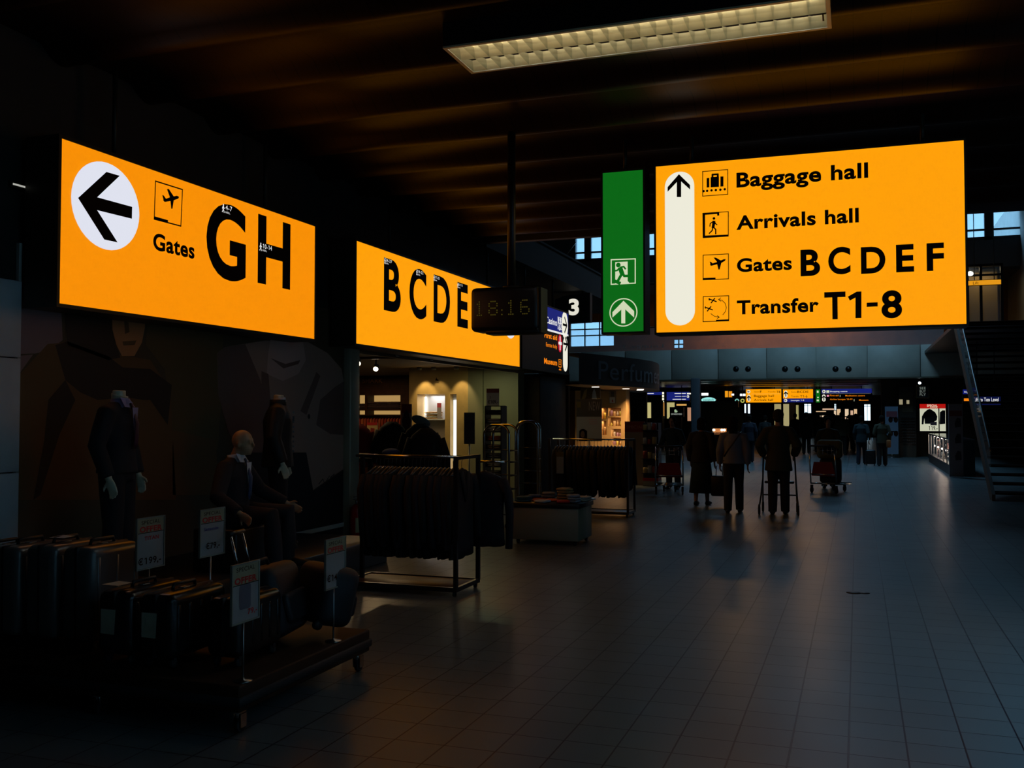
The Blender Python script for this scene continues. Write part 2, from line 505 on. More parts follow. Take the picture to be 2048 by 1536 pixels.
HU = [hole(1140, 642, 1228, 694, Y_U), hole(1347, 678, 1367, 697, Y_U)]
struct('wall_upper', holed_wall(Y_U, XL, XR, ZB1 - .4, 8.1, HU), M_WALL_B)
mb = MB()
for h in HU:
    n = max(2, round((h[1] - h[0]) / .9))
    for k in range(n + 1):
        x = h[0] + (h[1] - h[0]) * k / n; mb.box((x - .03, Y_U + .05, h[2]), (x + .03, Y_U + .15, h[3]))
    for z in (h[2], h[2] + (h[3] - h[2]) * .45, h[3]): mb.box((h[0], Y_U + .05, z - .03), (h[1], Y_U + .15, z + .03))
w3 = struct('window_3', mb, M_MULL)
mb = MB()
for h in HU: mb.box((h[0], Y_U + .09, h[2]), (h[1], Y_U + .1, h[3]))
mb.build('pane', M_GLASS, w3)
struct('ceiling_upper', MB().box((XL, Y_CL + .3, 7.9), (XR, Y_U + .2, 8.0)), M_CEIL_A)
for x in (-5.5, -2.0): lamp('AREA', (x, Y_U - 2.0, 7.6), (1, .5, .14), 110, 1.2, name='upper_floor_lamp')
# ---- far hall
Y_F = 76.0
struct('wall_back', MB().box((XL, Y_F, 0), (XR, Y_F + .2, ZB0)), mat('far wall', (.10, .07, .04), .7))

# ---- grey panels at the left edge of the picture
mb = MB(); ya, yb_ = on_x(0, 700, XW).y - .9, on_x(33, 700, XW).y
for z0, z1 in ((0, .62), (.63, 1.19), (1.2, 2.1), (2.11, 2.72)): mb.rbox((XW, ya, z0), (XW + .05, yb_, z1), .006, 1)
struct('trim_5', mb, M_PANEL_G)
FWL = Frame((XW, 0, 0), (0, 1, 0)); q0, q1 = FWL.px(20, 370), FWL.px(50, 365)
wl = thing('wall_lamp', 'tiny lit strip lamp high on the dark wall left of the gates sign', 'lamp', FWL.P(q0[0], q0[1]))
MB().slab(FWL, q0[0] - .02, q0[1] - .02, q1[0] + .02, q0[1] + .035, 0, .03).build('housing', M_HOUSING, wl)
MB().slab(FWL, q0[0], q0[1], q1[0], q0[1] + .014, .03, .034).build('diffuser', glow('dim tube', (.4, .4, .36), 1.0, False), wl)

# ================================================================== THE BIG SIGNS
def walker_icon(mb, fr, a, b, h, c):
    S = lambda pts, w: mb.stroke(fr, [(a + x * h, b + y * h) for x, y in pts], w * h, c)
    mb.disc(fr, a + .02 * h, b + .9 * h, .1 * h, c, n=12)
    S([(0, .78), (-.02, .42)], .17); S([(-.02, .42), (.1, .22), (.14, 0)], .1); S([(-.02, .42), (-.1, .2), (-.22, .02)], .1)
    S([(0, .74), (-.16, .58), (-.2, .42)], .08); S([(.02, .74), (.12, .56), (.24, .48)], .08)


def plane_icon(mb, fr, T, c, which):
    if which == 'big':
        P = [[(795, 500), (788, 488), (840, 468), (885, 459), (900, 467), (893, 480), (850, 494), (803, 502)],
             [(838, 478), (815, 413), (828, 412), (865, 468)], [(838, 486), (864, 482), (853, 550), (845, 550)],
             [(793, 496), (782, 454), (793, 458), (812, 486)]]
    else:
        P = [[(377, 781), (372, 771), (420, 756), (455, 741), (470, 739), (466, 750), (440, 765), (385, 780)],
             [(420, 762), (395, 730), (409, 730), (447, 752)], [(416, 768), (444, 760), (432, 804), (425, 804)],
             [(376, 776), (371, 755), (380, 757), (394, 772)]]
    for p in P: mb.polypx(fr, [T(*q) for q in p], c)


def light_box(name, label, fr, a0, b0, a1, b1, depth, face_mat, margin=.03, rods=(.2, .8), top=CEIL + .1):
    loc = fr.P((a0 + a1) / 2, b0 - margin, -depth / 2)
    t = thing(name, label, 'sign', loc)
    m = margin
    h = MB()
    h.slab(fr, a0 - m, b0 - m, a1 + m, b1 + m, -depth, -.02)
    for (p0, q0, p1, q1) in ((a0 - m, b0 - m, a1 + m, b0), (a0 - m, b1, a1 + m, b1 + m), (a0 - m, b0, a0, b1), (a1, b0, a1 + m, b1)):
        h.slab(fr, p0, q0, p1, q1, -.02, .008)
    h.build('housing', M_HOUSING, t)
    if face_mat: MB().slab(fr, a0, b0, a1, b1, -.018, 0).build('face_panel', face_mat, t)
    if rods:
        for f in rods:
            p = fr.P(a0 + (a1 - a0) * f, b1 + m, -depth / 2)
            MB().cyl(p, (p.x, p.y, top), .022, 10).lathe([(.06, 0), (.06, .02), (.022, .03)], (p.x, p.y, p.z), 14).build('hanger_rod', M_HOUSING, t)
    return t


C1, C2 = .003, .006
# ---- gates G H
FX = Frame((-5.95, 0, 0), (0, 1, 0))
T = crop(100, 260, 560, 1955)
a0, a1 = FX.px(120, 443)[0], FX.px(629, 565)[0]
b0 = (FX.px(114, 606)[1] + FX.px(627, 678)[1]) / 2
b1 = (FX.px(126, 280)[1] + FX.px(631, 452)[1]) / 2
gh = light_box('gates_sign', 'orange backlit gates G H sign with white arrow disc above the clothing poster', FX, a0, b0, a1, b1, .33, M_ORANGE_L)
p, q = FX.px(*T(145, 480)), FX.px(*T(622, 580)); dc = ((p[0] + q[0]) / 2, (p[1] + q[1]) / 2)
dc = (dc[0], (FX.px(*T(355, 215))[1] + FX.px(*T(425, 843))[1]) / 2); R_D = (q[0] - p[0]) / 2
d_ = MB().disc(FX, *dc, R_D, C1, rb=(FX.px(*T(355, 215))[1] - FX.px(*T(425, 843))[1]) / 2).build('arrow_disc', M_WHITE_COOL, gh)
MB().polypx(FX, [T(*k) for k in ((192, 475), (390, 293), (483, 320), (325, 470), (570, 537), (568, 620), (325, 560), (468, 785), (375, 765))], C2).build('arrow', M_INK, d_)
mb = MB(); mb.strokepx(FX, [T(*k) for k in ((735, 357), (923, 416), (912, 671), (726, 622))], .012, C1, True)
mb.polypx(FX, [T(*k) for k in ((725, 602), (823, 630), (821, 646), (725, 622))], C1); plane_icon(mb, FX, T, C1, 'big'); mb.build('departures_pictogram', M_INK, gh)
for t_, p0, p1 in (('Gates', (718, 829), (1008, 788)), ('G', (1088, 990), (1368, 560)), ('H', (1448, 1047), (1678, 660))):
    MB().textpx(FX, t_, *T(*p0), *T(*p1), C1, .03).build('lettering', M_INK, gh)
for (tx, p0, p1, ic, mn) in (('4-7', (1222, 556), (1268, 538), (1207, 575), ((1222, 580), (1254, 574))), ('10-14', (1483, 825), (1546, 812), (1468, 842), ((1481, 845), (1511, 838)))):
    mb = MB().textpx(FX, tx, *T(*p0), *T(*p1), C2, .0); mb.textpx(FX, 'min.', *T(*mn[0]), *T(*mn[1]), C2, .0)
    walker_icon(mb, FX, *FX.px(*T(*ic)), .085, C2)
    mb.build('walking_time_note', M_TXT_W, gh)

# ---- gates B C D E
T = crop(680, 460, 480, 2048)
a0, a1 = FX.px(712, 584)[0], FX.px(1039, 660)[0]
b0 = (FX.px(713, 687)[1] + FX.px(1038.6, 733.8)[1]) / 2; b1 = FX.px(711, 481)[1]
be = light_box('gates_sign', 'orange backlit gates B C D E sign above the shop opening behind the clock', FX, a0, b0, a1, b1, .33, M_ORANGE)
mb = MB()
for ch, p0, p1 in (('B', (372, 664), (518, 280)), ('C', (590, 720), (736, 352)), ('D', (797, 763), (938, 424)), ('E', (1000, 808), (1090, 472))):
    MB().textpx(FX, ch, *T(*p0), *T(*p1), C1, .03).build('lettering', M_INK, be)
for tx, x, y, w in (('24-27', 385, 268, 55), ('19-22', 658, 365, 50), ('17-25', 806, 412, 40), ('8-11', 1008, 474, 34)):
    mb = MB().textpx(FX, tx, *T(x, y), *T(x + w, y - 8), C2, .0); mb.textpx(FX, 'min.', *T(x, y + 20), *T(x + w * .5, y + 14), C2, .0)
    walker_icon(mb, FX, *FX.px(*T(x - 5, y + 20)), .085, C2)
    mb.build('walking_time_note', M_TXT_W, be)
aa, bb = FX.px(*T(1452, 926)); d_ = MB().disc(FX, aa, bb + R_D, R_D, C1).build('arrow_disc', M_WHITE_COOL, be)
ar = MB()
for pp in ([(0, .28), (0, -.28)], [(-.2, .06), (0, .26)], [(.2, .06), (0, .26)]): ar.stroke(FX, [(aa + x, bb + R_D + y) for x, y in pp], .09, C2)
ar.build('arrow', M_INK, d_)

# ---- blue and black sign with first aid and museum
T = crop(1000, 440, 320, 1536)
a1 = FX.px(1136.5, 690)[0]; a0 = a1 - 3.1; b0 = FX.px(1137, 747)[1]; b1 = FX.px(1136.5, 628)[1]; bm_ = FX.px(*T(655, 1109))[1]
fa = light_box('direction_sign', 'blue and black casino, first aid and museum sign beyond the clock', FX, a0, b0, a1, b1, .33, None)
MB().slab(FX, a0, bm_, a1, b1, -.018, 0).build('blue_panel', M_BLUE, fa)
MB().slab(FX, a0, b0, a1, bm_, -.018, 0).build('black_panel', M_BLACK, fa)
mb = MB(); mb.rect(FX, a0 + .3, bm_ - .02, a1, bm_ + .02, C1); mb.textpx(FX, 'Casino', *T(440, 985), *T(546, 955), C1, .02)
mb.strokepx(FX, [T(*k) for k in ((553, 930), (590, 943), (590, 1052), (553, 1045))], .012, C1, True)
mb.strokepx(FX, [T(553, 985), T(590, 997)], .012, C1)
for k in ((563, 955), (580, 960)): mb.disc(FX, *FX.px(*T(*k)), .045, C1, n=12); mb.strokepx(FX, [T(k[0], k[1] + 12), T(k[0], k[1] + 24)], .06, C1)
for k in ((565, 1015), (578, 1022), (572, 1036)): mb.ring(FX, *FX.px(*T(*k)), .06, .015, C1, 12)
mb.build('lettering', M_TXT_W, fa)
aa, bb = FX.px(*T(621, 1008)); cap_ = MB().disc(FX, aa, bb, .24, C1, rb=.29).build('arrow_disc', M_WHITE_LIT, fa)
ar = MB(); ar.stroke(FX, [(aa - .15, bb), (aa + .15, bb)], .05, C2); ar.stroke(FX, [(aa - .02, bb + .16), (aa + .14, bb), (aa - .02, bb - .16)], .05, C2); ar.build('arrow', M_INK, cap_)
l, r = FX.px(*T(604, 1280))[0], FX.px(*T(648, 1290))[0]
cap_ = MB().capsule(FX, l, FX.px(*T(627, 1455))[1], r, FX.px(*T(625, 1128))[1], C1).build('arrow_capsule', M_WHITE_LIT, fa)
bb = FX.px(*T(625, 1190))[1]; aa = (l + r) / 2
ar = MB(); ar.stroke(FX, [(aa - .15, bb), (aa + .15, bb)], .05, C2); ar.stroke(FX, [(aa - .02, bb + .14), (aa + .14, bb), (aa - .02, bb - .14)], .05, C2); ar.build('arrow', M_INK, cap_)
mb = MB(); mb.textpx(FX, 'First aid', *T(426, 1125), *T(547, 1107), C1, .03); mb.textpx(FX, 'Eerste hulp', *T(441, 1212), *T(546, 1198), C1, .01)
mb.textpx(FX, 'Museum', *T(423, 1376), *T(547, 1345), C1, .03)
mb.strokepx(FX, [T(*k) for k in ((562, 1340), (588, 1345), (588, 1412), (562, 1408))], .016, C1, True); mb.strokepx(FX, [T(*k) for k in ((569, 1360), (581, 1362), (581, 1390), (569, 1388))], .016, C1, True)
mb.strokepx(FX, [T(575, 1412), T(575, 1436)], .03, C1); mb.strokepx(FX, [T(565, 1436), T(586, 1440)], .02, C1)
mb.build('orange_lettering', M_TXT_O, fa)
aa, bb = FX.px(*T(575, 1184)); fc = MB().disc(FX, aa, bb, .15, C1, rb=.19).build('first_aid_disc', glow('red lit acrylic', (.5, .004, .02), 1.0, False), fa)
MB().stroke(FX, [(aa - .1, bb), (aa + .1, bb)], .06, C2).stroke(FX, [(aa, bb - .13), (aa, bb + .13)], .06, C2).build('white_cross', M_TXT_W, fc)

# ---- baggage hall sign
T = crop(1300, 280, 660, 2048)
YS = on_y(1313, 665, 10.41).y
FY = Frame((0, YS, 0), (1, 0, 0))
a0, a1 = FY.px(1312.5, 500)[0], FY.px(1930, 460)[0]
b0 = (FY.px(1313, 665)[1] + FY.px(1934, 648)[1]) / 2; b1 = (FY.px(1313, 333)[1] + FY.px(1926, 281)[1]) / 2
bs = light_box('baggage_hall_sign', 'large orange backlit baggage hall, arrivals, gates and transfer sign', FY, a0, b0, a1, b1, .3, M_ORANGE, .022, (.12, .88))
l, r = FY.px(*T(94, 670))[0], FY.px(*T(277, 670))[0]
cp_ = MB().capsule(FY, l, FY.px(*T(188, 1151))[1], r, FY.px(*T(182, 197))[1], C1).build('arrow_capsule', M_WHITE_LIT, bs)
MB().polypx(FY, [T(*k) for k in ((180, 213), (249, 280), (249, 308), (194, 258), (194, 355), (167, 355), (167, 262), (110, 322), (110, 293))], C2).build('arrow', M_INK, cp_)
mb = MB()
for t_, p0, p1 in (('Baggage hall', (537, 293), (1353, 138)), ('Arrivals hall', (537, 555), (1295, 420)), ('Gates', (540, 818), (880, 718)), ('Transfer', (540, 1080), (1047, 976))):
    MB().textpx(FY, t_, *T(*p0), *T(*p1), C1, .03).build('lettering', M_INK, bs)
for t_, p0, p1 in (('B', (935, 840), (1055, 676)), ('C', (1107, 829), (1243, 660)), ('D', (1310, 825), (1460, 658)), ('E', (1528, 815), (1637, 645)), ('F', (1718, 807), (1823, 636)),
                   ('T', (1083, 1108), (1213, 940)), ('8', (1437, 1100), (1563, 930))):
    MB().textpx(FY, t_, *T(*p0), *T(*p1), C1, .03).build('lettering', M_INK, bs)
mb.polypx(FY, [T(*k) for k in ((1275, 1106), (1312, 1105), (1312, 940), (1283, 941), (1228, 972), (1240, 997), (1275, 978))], C1)
mb.polypx(FY, [T(*k) for k in ((1345, 1036), (1413, 1033), (1413, 1007), (1345, 1010))], C1)
mb.build('lettering', M_INK, bs)


def pict(name, box, draw):
    mb = MB(); mb.strokepx(FY, [T(*k) for k in box], .008, C1, True); draw(mb); return mb.build(name, M_INK, bs)


def d_bag(mb):
    for q in (((352, 237), (368, 235), (368, 294), (352, 296)), ((377, 231), (428, 227), (428, 291), (377, 294)), ((437, 227), (456, 226), (456, 288), (437, 290))): mb.polypx(FY, [T(*k) for k in q], C1)
    mb.strokepx(FY, [T(*k) for k in ((388, 231), (388, 215), (421, 213), (421, 228))], .02, C1)
    for k in ((333, 318), (355, 316), (382, 313), (409, 311), (437, 309), (464, 306)): mb.disc(FY, *FY.px(*T(*k)), .013, C1, n=14)


def d_arr(mb):
    for q in (((327, 455), (342, 454), (342, 606), (330, 607)), ((330, 594), (486, 587), (486, 598), (330, 607)), ((327, 453), (430, 447), (430, 458), (327, 466)), ((417, 455), (430, 454), (430, 469), (417, 470))): mb.polypx(FY, [T(*k) for k in q], C1)
    mb.disc(FY, *FY.px(*T(397, 487)), .014, C1, n=14)
    for q, w in ((((397, 507), (392, 542)), .03), (((394, 540), (408, 556), (408, 583)), .013), (((391, 540), (386, 562), (368, 580)), .013), (((392, 506), (374, 519), (372, 536)), .011), (((401, 506), (407, 520), (416, 526)), .011)):
        mb.strokepx(FY, [T(*k) for k in q], w, C1)


def d_dep(mb): plane_icon(mb, FY, T, C1, 'small'); mb.polypx(FY, [T(*k) for k in ((330, 857), (407, 854), (407, 864), (330, 868))], C1)


def d_tra(mb):
    for cx, cy in ((390, 997), (366, 1048)):
        for q, w in ((((cx - 24, cy - 10), (cx + 22, cy + 6)), .012), (((cx + 12, cy - 14), (cx - 10, cy + 14)), .012), (((cx - 22, cy - 2), (cx - 22, cy - 14)), .009)): mb.strokepx(FY, [T(*k) for k in q], w, C1)
    mb.strokepx(FY, [T(*k) for k in ((425, 990), (447, 995), (466, 1013), (474, 1040), (468, 1065), (452, 1085))], .006, C1)
    mb.strokepx(FY, [T(*k) for k in ((440, 980), (425, 990), (441, 1001))], .006, C1)
    mb.strokepx(FY, [T(*k) for k in ((378, 1078), (400, 1094), (430, 1100))], .006, C1); mb.strokepx(FY, [T(*k) for k in ((417, 1090), (431, 1100), (417, 1108))], .006, C1)
    mb.polypx(FY, [T(*k) for k in ((410, 1116), (489, 1113), (489, 1123), (410, 1127))], C1)


pict('baggage_pictogram', ((327, 196), (483, 184), (483, 337), (327, 349)), d_bag)
pict('arrivals_pictogram', ((328, 455), (486, 445), (486, 597), (330, 607)), d_arr)
pict('departures_pictogram', ((330, 715), (487, 707), (487, 862), (330, 868)), d_dep)
pict('transfer_pictogram', ((331, 972), (489, 967), (489, 1122), (330, 1128)), d_tra)

# ---- green exit sign
T = crop(1000, 440, 320, 1536)
a0, a1 = FY.px(1206, 500)[0], FY.px(1286.5, 500)[0]; b0 = (FY.px(1207, 665)[1] + FY.px(1286, 662)[1]) / 2; b1 = FY.px(1245, 343)[1]
ex = light_box('exit_sign', 'tall green emergency exit sign with running man and up arrow', FY, a0, b0, a1, b1, .25, M_GREEN, .02, (.5,))
mb = MB(); mb.strokepx(FY, [T(*k) for k in ((1068, 382), (1299, 373), (1299, 606), (1068, 618))], .012, C1, True); mb.polypx(FY, [T(*k) for k in ((1107, 405), (1226, 399), (1226, 585), (1245, 608), (1107, 612))], C1)
mb.build('door_symbol', M_PALE, ex); mb = MB()
a, b = FY.px(*T(1185, 887)); rr = (FY.px(*T(1319, 887))[0] - FY.px(*T(1050, 887))[0]) / 2; mb.ring(FY, a, b, rr, .012, C1)
mb.polypx(FY, [T(*k) for k in ((1186, 775), (1288, 875), (1288, 937), (1203, 858), (1203, 993), (1165, 993), (1165, 860), (1080, 937), (1080, 885))], C1)
mb.build('arrow_symbol', M_PALE, ex)
mb = MB(); mb.disc(FY, *FY.px(*T(1137, 433)), .026, C2, n=16)
for q, w in ((((1156, 466), (1172, 512)), .05), (((1170, 520), (1152, 550), (1136, 580)), .03), (((1176, 515), (1195, 538), (1243, 537)), .028), (((1150, 462), (1125, 485), (1108, 488)), .018), (((1158, 455), (1188, 448), (1205, 470)), .018), (((1110, 590), (1150, 607)), .035)):
    mb.strokepx(FY, [T(*k) for k in q], w, C2)
mb.build('running_figure', M_GREEN, ex)

# ---- digital clock on its pole
yk = 9.45
FK = Frame((0, yk, 0), (1, 0, 0))
k0, k1 = FK.px(940, 575), FK.px(1076, 571); z0, z1 = FK.px(1000, 662)[1], FK.px(1000, 573)[1]
ck = thing('digital_clock', 'black digital clock reading 18:16 hanging from a ceiling pole', 'clock', ((k0[0] + k1[0]) / 2, yk + .15, z0))
MB().rbox((k0[0], yk, z0), (k1[0], yk + .3, z1), .05, 3).rbox((k0[0] + .16, yk + .03, z0 - .028), (k1[0], yk + .27, z0 + .03), .01, 1).build('housing', M_BLACK, ck)
MB().box((k1[0], yk + .04, z0 - .02), (k1[0] + .02, yk + .26, z1 - .02)).build('side_plate', M_HOUSING, ck)
GL = {'1': ['00100', '01100', '00100', '00100', '00100', '00100', '01110'], '8': ['01110', '10001', '10001', '01110', '10001', '10001', '01110'], '6': ['01110', '10000', '10000', '11110', '10001', '10001', '01110']}
mb = MB()
px0, px1, pyt, pyb = 951, 1058, 600, 631
A0, B0 = FK.px(px0, pyb); A1, B1 = FK.px(px1, pyt)
cols = [('1', 0), ('8', 7), ('1', 16), ('6', 23)]; sx = (A1 - A0) / 27; sy = (B1 - B0) / 6
for ch, c0 in cols:
    for r_, row in enumerate(GL[ch]):
        for c_, on in enumerate(row):
            if on == '1': mb.disc(FK, A0 + (c0 + c_) * sx, B1 - r_ * sy, .008, .003, n=8)
for r_ in (4, 6): mb.disc(FK, A0 + 13.5 * sx, B1 - r_ * sy, .008, .003, n=8)
mb.build('led_digits', glow('dim amber diode', (.045, .036, .004), 1.0, False), ck)
pc = (on_y(1023, 400, yk + .15).x, yk + .15)
MB().cyl((*pc, z1 - .02), (*pc, CEIL + .1), .043, 14).lathe([(.09, 0), (.09, .02), (.043, .03)], (*pc, z1 - .005), 16).build('pole', M_BLACK, ck)

# ---- louvre ceiling light
ZL = CEIL - .06
q = [on_z(*k, ZL) for k in ((897, 97), (947, 145), (1655, 52), (1650, -6))]
x0, x1 = (q[0].x + q[1].x) / 2, (q[2].x + q[3].x) / 2; y0, y1 = (q[0].y + q[3].y) / 2, (q[1].y + q[2].y) / 2
lf = thing('ceiling_light', 'long lit fluorescent ceiling light with mirrored louvre grid', 'ceiling light', ((x0 + x1) / 2, (y0 + y1) / 2, ZL))
MB().box((x0 - .03, y0 - .03, ZL + .105), (x1 + .03, y1 + .03, ZL + .2)).box((x0 - .028, y0 - .028, ZL + .012), (x1 + .028, y0 - .001, ZL + .11)).box((x0 - .028, y1 + .001, ZL + .012), (x1 + .028, y1 + .028, ZL + .11)).build('housing', M_BLACK, lf)
h = MB()
for lo, hi in (((x0 - .03, y0 - .03), (x1 + .03, y0)), ((x0 - .03, y1), (x1 + .03, y1 + .03)), ((x0 - .03, y0), (x0, y1)), ((x1, y0), (x1 + .03, y1))): h.box((*lo, ZL - .005), (*hi, ZL + .01))
h.build('trim_frame', mat('cream enamelled trim', (.6, .5, .3), .35), lf)
M_MIRROR = mat('mirror aluminium', (.72, .72, .7), .12, 1.0)
lv = MB(); N = 23; ym = (y0 + y1) / 2
for k in range(N + 1):
    x = x0 + (x1 - x0) * k / N
    lv.add([(x - .012, y0, ZL + .07), (x + .012, y0, ZL + .07), (x, y0, ZL), (x - .012, y1, ZL + .07), (x + .012, y1, ZL + .07), (x, y1, ZL)], [(0, 2, 5, 3), (1, 4, 5, 2), (0, 3, 4, 1)])
lv.build('louvre', M_MIRROR, lf)
M_SATIN = mat('satin reflector', (.82, .60, .25), .4, .25)
for ya_, yb2 in ((y0, ym), (ym, y1)):   # the two trough reflectors, open below
    pr = [(0, 0), (.03, .045), (.065, .08), (.1, .1)]
    pts = [(ya_ + a, ZL + z) for a, z in pr] + [(yb2 - a, ZL + z) for a, z in reversed(pr)]
    n = len(pts); rf = MB()
    rf.add([(x0, *p) for p in pts] + [(x1, *p) for p in pts], [(k, k + 1, n + k + 1, n + k) for k in range(n - 1)])
    rf.build('reflector', M_SATIN, lf)
M_TUBE = glow('fluorescent tube', (.8, .88, 1.0), 11.0)
for y in ((y0 + ym) / 2, (ym + y1) / 2):
    for s0, s1 in ((x0 + .04, (x0 + x1) / 2 - .02), ((x0 + x1) / 2 + .02, x1 - .04)): MB().cyl((s0, y, ZL + .08), (s1, y, ZL + .08), .013, 10).build('tube', M_TUBE, lf)
MB().box((x1 - .03, ym + .01, ZL - .008), (x1 - .018, ym + .13, ZL - .004)).build('maker_plate', M_INK, lf)

# ================================================================== BODIES AND CLOTHES
def remeshed(mb, name, mats, parent, voxel, smooth=2, ratio=None, local=True):
    """weld the overlapping shapes of mb into one continuous skin"""
    o = mb.build(name, mats, parent, local)
    r = o.modifiers.new('weld', 'REMESH'); r.mode = 'VOXEL'; r.voxel_size = voxel; r.use_smooth_shade = True
    if smooth: sm = o.modifiers.new('soften', 'SMOOTH'); sm.iterations = smooth; sm.factor = .4
    if ratio: d = o.modifiers.new('thin', 'DECIMATE'); d.ratio = ratio
    dg = bpy.context.evaluated_depsgraph_get()
    me = bpy.data.meshes.new_from_object(o.evaluated_get(dg)); me.name = name
    o.modifiers.clear(); old = o.data; o.data = me; bpy.data.meshes.remove(old)
    me.polygons.foreach_set('use_smooth', [True] * len(me.polygons))
    if not me.materials: me.materials.append(mats)
    return o


def pose(arms='down', stride=.0, lean=0.0, sit=None):
    """joints of a 1.75 m figure facing +Y, its right hand at +X"""
    J = dict(hip=V((0, 0, .95)), waist=V((0, lean * .2, 1.10)), chest=V((0, lean * .6, 1.30)), neck=V((0, lean * .95, 1.47)), head=V((0, lean * 1.15 + .015, 1.635)))
    for s, k in ((1, 'R'), (-1, 'L')):
        J['sh' + k] = V((.18 * s, lean * .85, 1.385)); f = stride * s
        J['th' + k] = V((.09 * s, 0, .92)); J['kn' + k] = V((.095 * s, f * .55 + .02, .50)); J['an' + k] = V((.1 * s, f, .085)); J['toe' + k] = V((.115 * s, f + .17, .03))
        y = lean * .85
        if arms == 'down': J['el' + k] = V((.245 * s, y - .03 - f * .3, 1.13)); J['wr' + k] = V((.25 * s, y + .06 - f * .6, .87))
        if arms == 'push': J['el' + k] = V((.27 * s, y - .02, 1.13)); J['wr' + k] = V((.235 * s, y + .24, 1.02))
        if arms == 'carry':
            J['el' + k] = V((.25 * s, y - .04, 1.13)); J['wr' + k] = V((.24 * s, y + (.18 if s < 0 else .03), (1.1 if s < 0 else .86)))
        if arms == 'akimbo': J['el' + k] = V((.31 * s, y - .09, 1.15)); J['wr' + k] = V((.25 * s, y + .12, .99))
    if sit:
        J['hip'].z = sit; dz = .95 - sit
        for k in ('waist', 'chest', 'neck', 'head', 'shR', 'shL'): J[k].z -= dz
        for s, k in ((1, 'R'), (-1, 'L')):
            J['th' + k] = V((.1 * s, .02, sit + .0)); J['kn' + k] = V((.19 * s, .44, sit + .03)); J['an' + k] = V((.2 * s, .42, .09)); J['toe' + k] = V((.23 * s, .6, .035))
            J['el' + k] = V((.43 * s, .06, sit + .20)); J['wr' + k] = V((.50 * s, .30, sit + .07))
    return J


def hand(mb, wr, el, s, curl=.5, fwd=V((0, 1, 0))):
    d = (wr - el).normalized(); side = d.cross(V((s, 0, 0))).normalized()
    if side.length < .1: side = V((0, 1, 0))
    pal = d.cross(side).normalized() * -s            # palm looks inward
    m = wr + d * .05; e = wr + d * .095
    mb.tube([wr - d * .01, wr + d * .03, m + d * .02, e], [(.024, .02), (.036, .017), (.041, .015), (.038, .013)], 10, side)
    for k, (o, L) in enumerate(((.030, .070), (.010, .080), (-.010, .075), (-.029, .058))):
        a = e + side * o - d * .008; b = a + (d * cos(curl * .5) + pal * sin(curl * .5)) * L * .5; c = b + (d * cos(curl * 1.4) + pal * sin(curl * 1.4)) * L * .5
        mb.tube([a, b, c], [.0095, .009, .0072], 7)
    a = wr + side * .03 + d * .025; b = a + (side * .7 + d * .7 + pal * .2).normalized() * .036; c = b + (side * .25 + d * .9 + pal * .4).normalized() * .032
    mb.tube([a, b, c], [.012, .0105, .0085], 7)


def body_mb(J, head=True, female=False):
    mb = MB(); X = V((1, 0, 0)); w = .9 if female else 1.0
    mb.tube([J['hip'] - V((0, 0, .10)), J['hip'], J['waist'], J['chest'], J['neck'] - V((0, 0, .05)), J['neck'] + V((0, 0, .01))],
            [(.12, .09), (.165, .115), (.14 * w, .10), (.175 * w, .115), (.11 * w, .075), (.055, .055)], 16, X)
    mb.tube([J['neck'] - V((0, 0, .05)), J['neck'] + (J['head'] - J['neck']) * .6], [.058, .05], 12)
    if head:
        h = J['head']
        mb.ell(h + V((0, -.008, .02)), (.074, .094, .092), 16, 12); mb.ell(h + V((0, .022, -.055)), (.055, .066, .06), 14, 8)
        mb.ell(h + V((0, .058, -.092)), (.026, .024, .02), 10, 6)
        mb.tube([h + V((0, .082, .022)), h + V((0, .100, -.018)), h + V((0, .104, -.03)), h + V((0, .086, -.036))], [.008, .011, .013, .012], 8)
        for s in (-1, 1):
            mb.ell(h + V((.076 * s, -.008, -.012)), (.012, .02, .03), 8, 6)
            mb.ell(h + V((.031 * s, .078, .026)), (.017, .01, .006), 8, 5); mb.ell(h + V((.031 * s, .078, .008)), (.013, .01, .009), 8, 5)
        mb.ell(h + V((0, .082, -.058)), (.024, .011, .007), 8, 5); mb.ell(h + V((0, .080, -.069)), (.02, .011, .007), 8, 5)
    for s, k in ((1, 'R'), (-1, 'L')):
        mb.tube([J['neck'] - V((0, 0, .05)) + V((.05 * s, 0, 0)), J['sh' + k], J['sh' + k] * .65 + J['el' + k] * .35, J['el' + k], J['el' + k] * .7 + J['wr' + k] * .3, J['wr' + k]], [.06, .058, .05, .039, .04, .026], 12)
        hand(mb, J['wr' + k], J['el' + k], s)
        mb.tube([J['th' + k] + V((0, 0, .02)), J['th' + k] * .6 + J['kn' + k] * .4, J['kn' + k], J['kn' + k] * .65 + J['an' + k] * .35 - V((0, .012, 0)), J['an' + k]], [.088, .08, .056, .055, .036], 14)
        a, t = J['an' + k], J['toe' + k]
        mb.tube([a + V((0, -.05, -.04)), a + V((0, .02, -.035)), (a + t) / 2 + V((0, .02, -.01)), t + V((0, .01, 0))], [(.03, .03), (.038, .042), (.042, .03), (.03, .018)], 10, X)
    return mb


